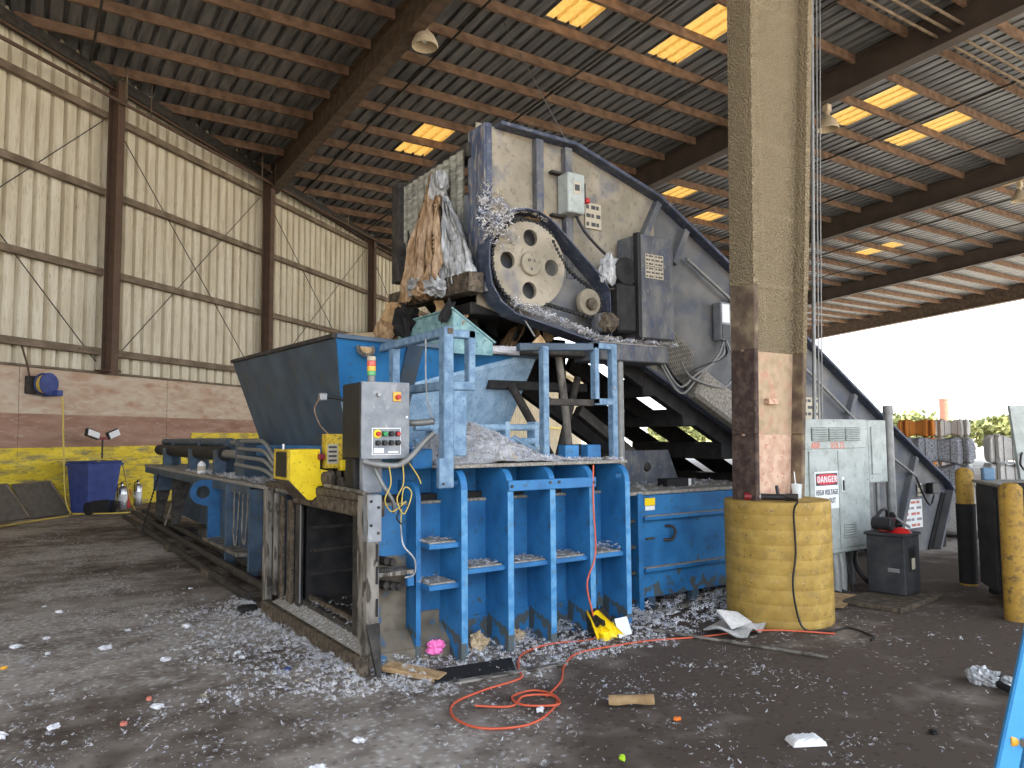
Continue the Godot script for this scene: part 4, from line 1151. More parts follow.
func notice(par: Node3D, at: Vector3, s: Vector2, m: String, rows: int) -> void:
	var p := span(par, "notice_plate", M(m), at, at + Vector3(s.x, s.y, 0.006), 0.001)
	for k in rows:
		var y := at.y + s.y * (k + 0.5) / rows
		var ink := M("faded_red") if (m == "sign_white" and k % 2 == 0) else M("ink_faded" if m == "sign_white" else "ink")
		for q in 3:
			var a := at.x + s.x * (0.06 + 0.31 * q)
			span(p, "print", ink, Vector3(a, y - s.y * 0.22 / rows, at.z + 0.006), Vector3(a + s.x * (0.16 + 0.1 * ((k + q) % 2)), y + s.y * 0.22 / rows, at.z + 0.008), 0.0)

func mesh_guard(t: Node3D) -> void:
	# expanded metal over the return side
	var st := begin()
	var a := Vector3(5.08, 2.74, -5.30)
	var eu := Vector3(0.62, -0.40, 0)
	var ev := Vector3(-0.02, -0.44, 0)
	for sgn in [-1.0, 1.0]:
		for k in range(-12, 25):
			var c := k / 12.0
			var v0 := clampf((-c if sgn > 0 else c - 1.0) / 0.8, 0.0, 1.0)
			var v1 := clampf((1.0 - c if sgn > 0 else c) / 0.8, 0.0, 1.0)
			if v1 - v0 < 0.02: continue
			var p: Vector3 = a + eu * (c + sgn * 0.8 * v0) + ev * v0
			var q: Vector3 = a + eu * (c + sgn * 0.8 * v1) + ev * v1
			var w := (q - p).normalized().cross(Vector3.BACK) * 0.0055
			for dz in [0.0, -0.005]: quad(st, p - w + Vector3(0, 0, dz), q - w + Vector3(0, 0, dz), q + w + Vector3(0, 0, dz), p + w + Vector3(0, 0, dz), Vector3(0, 0, 1.0 if dz == 0.0 else -1.0))
	plate_z(t, "guard_opening", M("steel_black"), pv([[5.08, 2.74], [5.70, 2.34], [5.68, 1.90], [5.06, 2.30]]), -5.338, 0.006)
	var m := put(t, "mesh_guard", st.commit(), M("expanded"))
	m.set_meta("label", "expanded metal guard")

func hanging(t: Node3D) -> void:
	# tattered rubber curtain at the head
	var nz := FastNoiseLite.new()
	nz.frequency = 0.9
	nz.seed = 3
	var cur := sheet(func(u: float, v: float) -> Vector3:
		var z := lerpf(-5.44, -6.6, u)
		var l := 0.55 + 0.35 * nz.get_noise_1d(u * 30)
		return Vector3(3.13 + 0.008 * sin(u * 60), 3.93 - v * l, z), 48, 5, 0.008)
	var cu := put(t, "rubber_curtain", cur, M("rubber_pale"))
	cu.set_meta("label", "tattered pale rubber curtain hanging at the conveyor head")
	var tan_ := thing("plastic_sheet", "tan plastic sheet hanging torn from the conveyor head", "plastic sheet", Vector3(3.0, 2.7, -5.95), 0, "plastic caught on the conveyor head")
	put(tan_, "sheet", sheet(func(u: float, v: float) -> Vector3:
		var w := pow(v, 0.75)
		var z := lerpf(lerpf(-5.66, -5.72, u), lerpf(-5.55, -6.3, u), w)
		return Vector3(3.0 + 0.1 * nz.get_noise_2d(u * 14, v * 1.2) + 0.03 * sin(u * 31 + v * 4) * (0.25 + v) - 0.06 * v, lerpf(3.68, 2.72 + 0.08 * nz.get_noise_1d(u * 20), v) + 0.1 * u * (1 - v), z), 44, 26, 0.003), M("plastic_tan"))
	for k in 4:
		put(tan_, "crumple", lump(Vector3(0.16, 0.14, 0.22), 0.8, 0.9, 0.3, 20 + k, 14, 9), M("plastic_tan" if k % 3 else "plastic_clear"), Vector3(2.94, 2.76 + 0.05 * (k % 2), -5.6 - 0.11 * k))
	var cl := thing("plastic_sheet", "clear plastic sheet hanging in folds from the conveyor head", "plastic sheet", Vector3(3.0, 2.8, -5.5), 0, "plastic caught on the conveyor head")
	put(cl, "sheet", sheet(func(u: float, v: float) -> Vector3:
		var w := pow(v, 0.8)
		var z := lerpf(lerpf(-5.5, -5.68, u), lerpf(-5.14, -5.66, u), w)
		return Vector3(3.04 + 0.1 * nz.get_noise_2d(u * 13 + 40, v * 1.1) + 0.02 * sin(u * 27 + 1 + v * 2) * (0.3 + v), lerpf(3.62, 2.82 - 0.1 * u, v) - 0.16 * (1 - u) * (1 - v), z), 40, 24, 0.003), M("plastic_clear"))
	put(cl, "knot", lump(Vector3(0.12, 0.2, 0.24), 0.8, 0.8, 0.3, 33, 14, 9), M("plastic_clear"), Vector3(3.0, 3.66, -5.65))
	# rags and card caught below the head
	rng.seed = 21
	for k in 16:
		var p := Vector3(rng.randf_range(2.95, 4.2), rng.randf_range(2.3, 2.62), rng.randf_range(-6.4, -5.4))
		var m: String = ["rubber", "steel_black", "cardboard", "rubber", "plastic_tan"][k % 5]
		put(t, "caught_rag", lump(Vector3(0.14, 0.24, 0.05) * rng.randf_range(0.7, 1.5), 0.6, 0.9, 0.3, 60 + k, 12, 8), M(m), p, Vector3(rng.randf_range(-30, 30), rng.randf_range(0, 180), rng.randf_range(-40, 40)))
	for e in [[Vector3(2.98, 2.62, -6.5), 0.22, "cardboard"], [Vector3(2.96, 2.5, -6.62), 0.2, "plastic_tan"], [Vector3(3.0, 2.56, -6.3), 0.26, "rubber"]]:
		put(t, "caught_rag", lump(Vector3(0.1, e[1], 0.25), 0.5, 1.0, 0.4, int(e[1] * 100), 14, 9), M(e[2]), e[0], Vector3(30, 20, 10))
	tube(t, "hanging_cable", M("zinc"), curve([Vector3(3.52, 2.55, -5.2), Vector3(3.6, 2.42, -5.18), Vector3(3.66, 2.34, -5.18)], 4), 0.008, 5)
	box(t, "hanging_tag", M("cardboard"), Vector3(3.7, 2.28, -5.17), Vector3(0.12, 0.1, 0.01), Vector3(0, 0, 40), 0.002)

# ------------------------------------------------------------------ chain drive on the conveyor head
func drive() -> void:
	var t := thing("chain_drive", "dusty chain drive with big holed sprocket in an open guard", "drive", Vector3(3.6, 2.3, -5.2))
	var o := pv([[3.19, 2.72], [3.165, 2.86], [3.165, 3.02], [3.2, 3.16], [3.28, 3.28], [3.4, 3.365], [3.54, 3.405], [3.67, 3.4], [3.79, 3.35], [3.9, 3.27], [4.36, 2.9], [4.44, 2.8], [4.45, 2.32], [4.35, 2.30], [3.42, 2.50], [3.28, 2.59]])
	plate_z(t, "guard_back", M("conveyor_lower"), o, -5.30, 0.02)
	put(t, "guard_rim", rim_mesh(o, 0.2, 0.012), M("blue_edge"), Vector3(0, 0, -5.2))
	var d := CSGCombiner3D.new()
	d.name = "sprocket"
	t.add_child(d)
	d.global_transform = Transform3D(Basis(Vector3.RIGHT, PI / 2), Vector3(3.6, 2.945, -5.17))
	var disc := CSGCylinder3D.new()
	disc.radius = 0.365
	disc.height = 0.035
	disc.sides = 56
	disc.material = M("conveyor_dust")
	d.add_child(disc)
	for k in 4:
		var h := CSGCylinder3D.new()
		h.radius = 0.072
		h.height = 0.2
		h.sides = 20
		h.operation = CSGShape3D.OPERATION_SUBTRACTION
		h.material = M("conveyor_dust")
		d.add_child(h)
		h.position = Vector3(cos(k * PI / 2 + 0.03) * 0.225, 0, sin(k * PI / 2 + 0.03) * 0.225)
	var hub := cyl(t, "hub", M("conveyor_dust"), Vector3(3.6, 2.945, -5.2), Vector3(3.6, 2.945, -5.12), 0.1, 20)
	bolts(hub, "bolt", M("steel_worn"), [Vector3(3.63, 2.975, -5.12), Vector3(3.57, 2.97, -5.12), Vector3(3.6, 2.9, -5.12)], Vector3.BACK, 0.013, 0.012)
	cyl(t, "pinion", M("conveyor_dust"), Vector3(4.24, 2.68, -5.2), Vector3(4.24, 2.68, -5.14), 0.12, 20)
	cyl(t, "pinion_hub", M("grease"), Vector3(4.24, 2.66, -5.16), Vector3(4.24, 2.66, -5.1), 0.055, 12)
	# roller chain round both
	var path := []
	for i in 40: path.append(Vector2(3.6, 2.945) + Vector2(cos(deg_to_rad(48 + i * 6.0)), sin(deg_to_rad(48 + i * 6.0))) * 0.372)
	for i in 12: path.append(Vector2(3.77, 2.62).lerp(Vector2(4.17, 2.56), i / 12.0))
	for i in 12: path.append(Vector2(4.24, 2.68) + Vector2(cos(deg_to_rad(-110 + i * 14.0)), sin(deg_to_rad(-110 + i * 14.0))) * 0.135)
	for i in 18: path.append(Vector2(4.3, 2.8).lerp(Vector2(3.83, 3.20), i / 18.0) - Vector2(0.05, 0.05) * sin(PI * i / 18.0))
	var ch := begin()
	for i in path.size():
		var p: Vector2 = path[i]
		add_cbox(ch, Vector3(p.x, p.y, -5.165 + 0.006 * (i % 2)), Vector3(0.03, 0.03, 0.03), 0.004)
	put(t, "chain", ch.commit(), M("steel_black"))
	# bearing, housing and shredded paper caught on the guard
	span(t, "bearing", M("grey_box"), Vector3(4.28, 2.42, -5.2), Vector3(4.42, 2.58, -5.06), 0.02)
	put(t, "bearing_cap", lump(Vector3(0.16, 0.16, 0.12), 0.7, 0.4, 0.4, 9, 16, 9), M("grease"), Vector3(4.36, 2.5, -5.05))
	put(t, "rag", lump(Vector3(0.2, 0.26, 0.12), 0.8, 0.7, 0.3, 8, 16, 10), M("plastic_clear"), Vector3(4.44, 2.98, -5.12), Vector3(0, 0, -25))
	cyl(t, "coupling", M("steel_black"), Vector3(4.6, 2.98, -5.25), Vector3(4.6, 2.98, -5.05), 0.13, 16)
	span(t, "gear_housing", M("steel_black"), Vector3(4.46, 2.42, -5.3), Vector3(4.68, 2.86, -5.02), 0.02)
	beam(t, "arm", M("steel_dark"), Vector3(4.4, 2.8, -5.08), Vector3(4.72, 2.84, -5.08), 0.02, 0.02)
	slab(t, "cardboard_flap", M("cardboard"), [Vector3(3.62, 3.37, -5.26), Vector3(3.84, 3.46, -5.26), Vector3(3.94, 3.32, -5.2), Vector3(3.76, 3.36, -5.18)], 0.006)
	# the grey guard box beside it, on its platform
	var g := thing("guard_box", "tall grey steel guard box with four-part label on the platform", "box", Vector3(4.9, 2.3, -5.1))
	span(g, "box_body", M("grey_box"), Vector3(4.70, 2.38, -5.3), Vector3(5.13, 3.33, -5.0), 0.008)
	span(g, "door_edge", M("black_box"), Vector3(4.68, 2.38, -5.06), Vector3(4.72, 3.34, -4.995), 0.004)
	for k in 4:
		notice(g, Vector3(4.77 + 0.115 * (k % 2), 2.93 + 0.115 * (k / 2), -4.999), Vector2(0.108, 0.108), "sign_dusty", 3)
	var p := thing("platform", "dusty grey steel platform on posts under the guard box", "platform", Vector3(4.4, 1.0, -5.3))
	span(p, "platform_edge", M("grey_box"), Vector3(4.2, 2.155, -5.34), Vector3(5.03, 2.305, -4.98), 0.01)
	span(p, "platform_beam", M("steel_dark"), Vector3(3.62, 2.19, -5.36), Vector3(4.2, 2.28, -5.16), 0.01)
	span(p, "platform_top", M("deck_dust"), Vector3(4.22, 2.303, -5.33), Vector3(5.02, 2.318, -5.0), 0.003)
	if false: put(p, "paper_drift", lump(Vector3(0.8, 0.08, 0.16), 0.6, 0.7, 0.5, 41, 40, 8), M("paper"), Vector3(4.6, 2.33, -5.03))
	tube(p, "post", M("conduit"), [Vector3(4.47, 0.99, -5.04), Vector3(4.47, 2.16, -5.04)], 0.038, 12)
	tube(p, "bent_leg", M("steel_worn"), curve([Vector3(4.0, 2.2, -5.3), Vector3(4.06, 1.8, -5.3), Vector3(4.12, 1.4, -5.32)], 4), 0.035, 10)
	tube(p, "bent_leg", M("steel_dark"), [Vector3(4.45, 2.05, -5.6), Vector3(4.05, 1.05, -5.5)], 0.035, 10)
	tube(p, "bent_leg", M("steel_dark"), [Vector3(3.7, 1.95, -5.6), Vector3(4.4, 1.02, -5.7)], 0.04, 10)
	beam(p, "brace", M("steel_black"), Vector3(3.95, 2.15, -6.2), Vector3(5.9, 1.02, -6.2), 0.1, 0.14)
	beam(p, "brace", M("steel_dark"), Vector3(4.6, 1.75, -5.8), Vector3(5.75, 1.02, -5.8), 0.1, 0.1)
	span(p, "cross_bar", M("steel_black"), Vector3(3.5, 1.92, -5.72), Vector3(4.6, 2.0, -5.64), 0.006)
	# machinery on the ejector deck
	var m := thing("drive_motor", "dark electric motor lying on the ejector deck behind the braces", "motor", Vector3(4.9, 1.015, -5.9))
	cyl(m, "motor_body", M("steel_black"), Vector3(4.6, 1.2, -6.0), Vector3(5.0, 1.2, -6.0), 0.16, 20)
	cyl(m, "fan_cover", M("steel_dark"), Vector3(5.0, 1.2, -6.0), Vector3(5.1, 1.2, -6.0), 0.14, 20)
	span(m, "motor_foot", M("steel_dark"), Vector3(4.62, 1.015, -6.12), Vector3(5.0, 1.07, -5.88), 0.006)
	span(m, "terminal_box", M("steel_dark"), Vector3(4.72, 1.33, -6.06), Vector3(4.88, 1.42, -5.94), 0.008)
	plate_z(m, "holed_plate", M("grey_box"), holed(pv([[4.7, 1.015], [5.9, 1.015], [5.75, 1.35], [5.1, 1.35]]), Vector2(5.45, 1.18), 0.05), -5.75, 0.02)
	var v := thing("valve_block", "small grey slotted block on the ejector deck", "block", Vector3(4.75, 1.015, -5.4))
	span(v, "block_body", M("zinc"), Vector3(4.66, 1.015, -5.46), Vector3(4.84, 1.16, -5.36), 0.008)
	for k in 4: span(v, "slot", M("black"), Vector3(4.68 + 0.08 * (k % 2), 1.04 + 0.05 * (k / 2), -5.362), Vector3(4.72 + 0.08 * (k % 2), 1.07 + 0.05 * (k / 2), -5.356), 0.0)
	span(v, "channel", M("steel_black"), Vector3(5.2, 1.015, -5.35), Vector3(5.48, 1.09, -5.2), 0.008)
	span(v, "channel_tag", M("white"), Vector3(5.47, 1.02, -5.2), Vector3(5.5, 1.085, -5.19), 0.002)

# ------------------------------------------------------------------ guard frames on the baler
func guard_frames() -> void:
	var t := thing("safety_railing", "light blue box-section frame bolted to the baler beside the cabinet", "frame", Vector3(2.47, 1.16, -4.55))
	var m := M("blue_light")
	span(t, "post", m, Vector3(2.43, 1.16, -4.58), Vector3(2.505, 2.25, -4.495), 0.008)
	span(t, "post_foot", m, Vector3(2.385, 1.16, -4.53), Vector3(2.46, 1.36, -4.485), 0.006)
	bolts(t, "bolt", M("steel_dark"), [Vector3(2.415, 1.19, -4.485)], Vector3.BACK, 0.01, 0.008)
	span(t, "window_post", m, Vector3(2.625, 1.83, -4.57), Vector3(2.68, 2.235, -4.50), 0.006)
	span(t, "window_rail", m, Vector3(2.50, 1.82, -4.57), Vector3(2.68, 1.88, -4.50), 0.006)
	span(t, "window_rail", m, Vector3(2.50, 2.18, -4.57), Vector3(2.68, 2.235, -4.50), 0.006)
	span(t, "lower_panel", m, Vector3(2.505, 1.37, -4.56), Vector3(2.612, 1.82, -4.51), 0.006)
	beam(t, "top_beam", m, Vector3(2.465, 2.215, -4.5), Vector3(2.465, 2.21, -5.82), 0.07, 0.06, 0.008)
	span(t, "beam_cap", M("grease"), Vector3(2.455, 2.2, -4.496), Vector3(2.495, 2.24, -4.49), 0.002)
	span(t, "rear_post", m, Vector3(2.44, 1.45, -5.42), Vector3(2.5, 2.19, -5.34), 0.006)
	beam(t, "mid_rail", m, Vector3(2.465, 1.85, -4.58), Vector3(2.465, 1.85, -5.38), 0.05, 0.06, 0.006)
	tube(t, "cord", M("plastic_clear"), curve([Vector3(2.42, 2.19, -4.75), Vector3(2.42, 1.95, -4.75), Vector3(2.43, 1.75, -4.74), Vector3(2.45, 1.62, -4.7)], 5), 0.006, 5)
	var g := thing("gate_frame", "light blue gate frame with tall slot standing on the baler deck", "frame", Vector3(3.85, 1.23, -4.8))
	span(g, "post", m, Vector3(3.475, 1.31, -4.87), Vector3(3.53, 2.21, -4.8), 0.006)
	span(g, "post", m, Vector3(4.185, 1.22, -4.87), Vector3(4.24, 2.27, -4.8), 0.006)
	span(g, "slot_post", m, Vector3(4.0, 1.76, -4.87), Vector3(4.045, 2.27, -4.8), 0.006)
	span(g, "slot_rail", m, Vector3(4.0, 2.22, -4.87), Vector3(4.2, 2.27, -4.8), 0.006)
	span(g, "slot_rail", m, Vector3(4.0, 1.755, -4.87), Vector3(4.2, 1.81, -4.8), 0.006)
	span(g, "mid_rail", M("steel_dark"), Vector3(3.52, 1.745, -4.87), Vector3(4.0, 1.8, -4.82), 0.006)
	beam(g, "top_beam", M("blue_old"), Vector3(3.3, 2.2, -4.9), Vector3(4.0, 2.235, -4.84), 0.06, 0.06, 0.006)
	bolts(g, "bolt", M("zinc"), [Vector3(4.2, 1.9, -4.8), Vector3(4.215, 1.3, -4.8)], Vector3.BACK, 0.012, 0.01)

# ------------------------------------------------------------------ column in its yellow drum
func column() -> void:
	var c := thing("steel_column", "tapered steel column, coated above and bare brown below, standing in yellow drum", "column", Vector3(5.35, 0, -4.17))
	var xl := func(y: float) -> float: return 5.03 + 0.0265 * (y - 1.13)
	var xr := func(y: float) -> float: return 5.665 + 0.0765 * (y - 1.1)
	for e in [[0.0, 1.5, "column_dark", "column_red", "column_blotch", 0.0], [1.5, 2.2, "column_dark", "column_mid", "column_blotch", 0.0], [2.2, 2.75, "column_blotch", "column_coat", "column_coat", 0.004], [2.75, 10.6, "column_coat", "column_coat", "column_coat", 0.012]]:
		var a: float = e[0]
		var b: float = e[1]
		var g: float = e[5]
		beam(c, "flange", M(e[2]), Vector3(xl.call(a) + 0.025, a, -4.17), Vector3(xl.call(b) + 0.025, b, -4.17), 0.05 + g, 0.25 + g, 0.008)
		beam(c, "flange", M(e[4]), Vector3(xr.call(a) - 0.025, a, -4.17), Vector3(xr.call(b) - 0.025, b, -4.17), 0.05 + g, 0.25 + g, 0.008)
		slab(c, "web", M(e[3]), [Vector3(xl.call(a), a, -4.17), Vector3(xr.call(a), a, -4.17), Vector3(xr.call(b), b, -4.17), Vector3(xl.call(b), b, -4.17)], 0.03 + g)
	beam(c, "bracket", M("column_red"), Vector3(5.3, 1.78, -4.13), Vector3(5.42, 1.78, -4.13), 0.05, 0.05)
	var pk := thing("conduit_run", "thin grey conduits and cables running down beside the tall column", "conduit", Vector3(6.0, 1.64, -4.45))
	for e in [[6.40, 6.80, 0.018], [6.47, 6.90, 0.007], [6.52, 6.97, 0.006]]:
		tube(pk, "conduit", M("conduit"), [Vector3(e[0], 1.6, -4.45), Vector3(e[0] + 0.1, 3.8, -4.45), Vector3(e[1], 10.2, -4.45)], e[2], 8)
	var b := Vector3(5.33, 0, -4.09)
	var d := thing("yellow_drum", "scuffed yellow concrete-filled drum around the column foot", "drum", b)
	var prof := [Vector2(0.0, 0.0), Vector2(0.415, 0.0), Vector2(0.42, 0.02)]
	for k in 8:
		var y := 0.06 + k * 0.115
		prof.append_array([Vector2(0.42, y), Vector2(0.4185, y + 0.003), Vector2(0.4185, y + 0.006), Vector2(0.42, y + 0.009)])
	prof.append_array([Vector2(0.42, 0.955), Vector2(0.413, 0.968), Vector2(0.395, 0.97), Vector2(0.0, 0.965)])
	put(d, "shell", lathe(prof, 56), M("yellow_barrel"), b)
	# tool, cup and cable on the drum
	var g := thing("angle_grinder", "black and red angle grinder lying on the drum rim", "tool", Vector3(5.2, 0.97, -3.95))
	var a := Vector3(5.02, 1.0, -4.16)
	var e := Vector3(5.26, 1.0, -3.80)
	cyl(g, "battery", M("dark_red"), a, a.lerp(e, 0.22), 0.034, 12)
	cyl(g, "body", M("black_box"), a.lerp(e, 0.22), a.lerp(e, 0.72), 0.026, 12)
	cyl(g, "collar", M("zinc"), a.lerp(e, 0.24), a.lerp(e, 0.3), 0.03, 12)
	cyl(g, "gear_head", M("steel_dark"), a.lerp(e, 0.72), a.lerp(e, 0.95), 0.03, 12)
	cyl(g, "side_handle", M("black_box"), a.lerp(e, 0.6) + Vector3(0, 0.02, 0), a.lerp(e, 0.5) + Vector3(0.03, 0.09, 0.02), 0.014, 8)
	var cp := thing("plastic_cup", "clear plastic cup with a straw on the drum beside the column", "cup", Vector3(5.51, 0.968, -4.02))
	put(cp, "cup_body", lathe([Vector2(0.0, 0.0), Vector2(0.034, 0.0), Vector2(0.045, 0.12), Vector2(0.042, 0.12), Vector2(0.031, 0.006), Vector2(0.0, 0.006)], 20), M("cup"), Vector3(5.51, 0.968, -4.02))
	tube(cp, "straw", M("white"), [Vector3(5.51, 0.98, -4.02), Vector3(5.495, 1.19, -4.03)], 0.005, 6)
	var cb := thing("electric_cable", "black electric cable hanging down the yellow drum onto the floor", "cord", Vector3(5.07, 0, -3.68))
	put(cb, "cord", tube_mesh(curve([Vector3(5.17, 1.0, -3.86), Vector3(5.09, 0.99, -3.71), Vector3(5.065, 0.9, -3.73), Vector3(5.075, 0.6, -3.73), Vector3(5.04, 0.35, -3.74), Vector3(5.07, 0.1, -3.72), Vector3(5.1, 0.015, -3.66), Vector3(5.3, 0.012, -3.56), Vector3(5.45, 0.012, -3.55), Vector3(5.36, 0.012, -3.3), Vector3(5.25, 0.012, -3.25)], 6), 0.008, 6), M("black"))

# ------------------------------------------------------------------ operator's cabinet
func control_cabinet() -> void:
	var t := thing("control_cabinet", "grey and black control cabinet with push buttons beside the baler door", "cabinet", Vector3(2.1, 1.36, -4.88))
	span(t, "case", M("black_box"), Vector3(1.925, 1.36, -5.05), Vector3(2.27, 1.87, -4.72), 0.01)
	var d := span(t, "door", M("cabinet_grey"), Vector3(1.925, 1.358, -4.72), Vector3(2.272, 1.872, -4.70), 0.006)
	span(d, "door_seal", M("black"), Vector3(1.918, 1.36, -4.735), Vector3(1.93, 1.868, -4.72), 0.002)
	span(d, "lock", M("white"), Vector3(2.243, 1.63, -4.70), Vector3(2.258, 1.645, -4.695), 0.002)
	cyl(d, "key_switch", M("zinc"), Vector3(2.04, 1.785, -4.70), Vector3(2.04, 1.785, -4.675), 0.013, 12)
	box(d, "isolator_plate", M("amber"), Vector3(2.175, 1.775, -4.695), Vector3(0.056, 0.064, 0.012), Vector3.ZERO, 0.003)
	cyl(d, "isolator_knob", M("red"), Vector3(2.178, 1.772, -4.69), Vector3(2.178, 1.772, -4.665), 0.017, 12)
	# button panel
	var p := span(d, "button_panel", M("white"), Vector3(1.997, 1.385, -4.70), Vector3(2.205, 1.565, -4.695), 0.002)
	span(p, "panel_field", M("cabinet_grey"), Vector3(2.003, 1.391, -4.696), Vector3(2.199, 1.559, -4.692), 0.001)
	cyl(p, "stop_ring", M("yellow_plain"), Vector3(2.033, 1.525, -4.694), Vector3(2.033, 1.525, -4.684), 0.029, 16)
	var cols := ["red", "green", "black", "red", "black", "black", "black", "black"]
	for k in 8:
		var c := Vector3(2.035 + 0.048 * (k % 4), 1.525 - 0.06 * (k / 4), -4.69)
		cyl(p, "button", M(cols[k]), c, c + Vector3(0, 0, 0.025), 0.016 if k != 3 else 0.014, 12)
		box(p, "button_plate", M("black"), c + Vector3(0, 0, 0.001), Vector3(0.034, 0.034, 0.004), Vector3.ZERO, 0.001)
	span(p, "name_plate", M("sign_white"), Vector3(2.007, 1.397, -4.693), Vector3(2.08, 1.43, -4.690), 0.001)
	span(p, "name_plate", M("sign_white"), Vector3(2.11, 1.397, -4.693), Vector3(2.185, 1.41, -4.690), 0.001)
	# stack light on top
	var s := Vector3(2.035, 1.87, -4.80)
	var sl := thing("stack_light", "small stack light of red, amber and green rings on the cabinet", "signal light", s)
	var y := 0.0
	for e in [["stem", "conduit", 0.05, 0.026], ["ring", "lens_green", 0.03, 0.03], ["ring", "amber", 0.035, 0.03], ["ring", "lens_red", 0.035, 0.03], ["cap", "sign_dusty", 0.03, 0.029]]:
		cyl(sl, e[0], M(e[1]), s + Vector3(0, y, 0), s + Vector3(0, y + e[2], 0), e[3], 16)
		y += e[2]
	# conduits and wires under it
	var w := thing("cabinet_wiring", "grey conduit and loose yellow wires below the control cabinet", "wiring", Vector3(2.2, 1.0, -4.6))
	tube(w, "conduit", M("conduit"), curve([Vector3(1.95, 1.345, -4.72), Vector3(2.02, 1.325, -4.68), Vector3(2.16, 1.315, -4.66), Vector3(2.25, 1.36, -4.66), Vector3(2.36, 1.47, -4.65), Vector3(2.42, 1.53, -4.62)], 6), 0.02, 9)
	tube(w, "conduit", M("conduit"), curve([Vector3(2.27, 1.6, -4.8), Vector3(2.36, 1.6, -4.72), Vector3(2.44, 1.61, -4.66)], 4), 0.022, 8)
	tube(w, "conduit", M("conduit"), curve([Vector3(2.03, 1.33, -4.75), Vector3(2.07, 1.2, -4.7), Vector3(2.14, 1.08, -4.68), Vector3(2.16, 1.0, -4.7)], 5), 0.014, 7)
	for e in [[[2.1, 1.33, -4.66], [2.09, 1.2, -4.6], [2.03, 1.1, -4.56], [2.09, 1.02, -4.58], [2.2, 1.08, -4.6]], [[2.2, 1.35, -4.66], [2.18, 1.2, -4.6], [2.12, 1.1, -4.57], [2.17, 1.0, -4.57], [2.23, 1.13, -4.58], [2.17, 1.16, -4.58], [2.15, 0.92, -4.58]], [[2.25, 1.35, -4.7], [2.29, 1.25, -4.62], [2.31, 1.19, -4.6]]]:
		var pts := []
		for q in e: pts.append(Vector3(q[0], q[1], q[2]))
		tube(w, "yellow_wire", M("yellow_hose"), curve(pts, 6), 0.0045, 5)
	tube(w, "grey_wire", M("plastic_clear"), curve([Vector3(2.15, 0.94, -4.58), Vector3(2.17, 0.8, -4.58), Vector3(2.25, 0.7, -4.58), Vector3(2.26, 0.6, -4.6), Vector3(2.2, 0.58, -4.62)], 6), 0.006, 5)
	tube(w, "black_wire", M("black"), curve([Vector3(2.16, 1.05, -4.58), Vector3(2.12, 0.98, -4.57), Vector3(2.16, 0.93, -4.58)], 5), 0.006, 5)
	span(w, "mount_plate", M("cabinet_grey"), Vector3(1.96, 1.13, -4.82), Vector3(2.1, 1.36, -4.76), 0.006)
	span(w, "mount_post", M("steel_black"), Vector3(1.93, 1.1, -5.0), Vector3(2.02, 1.36, -4.84), 0.006)

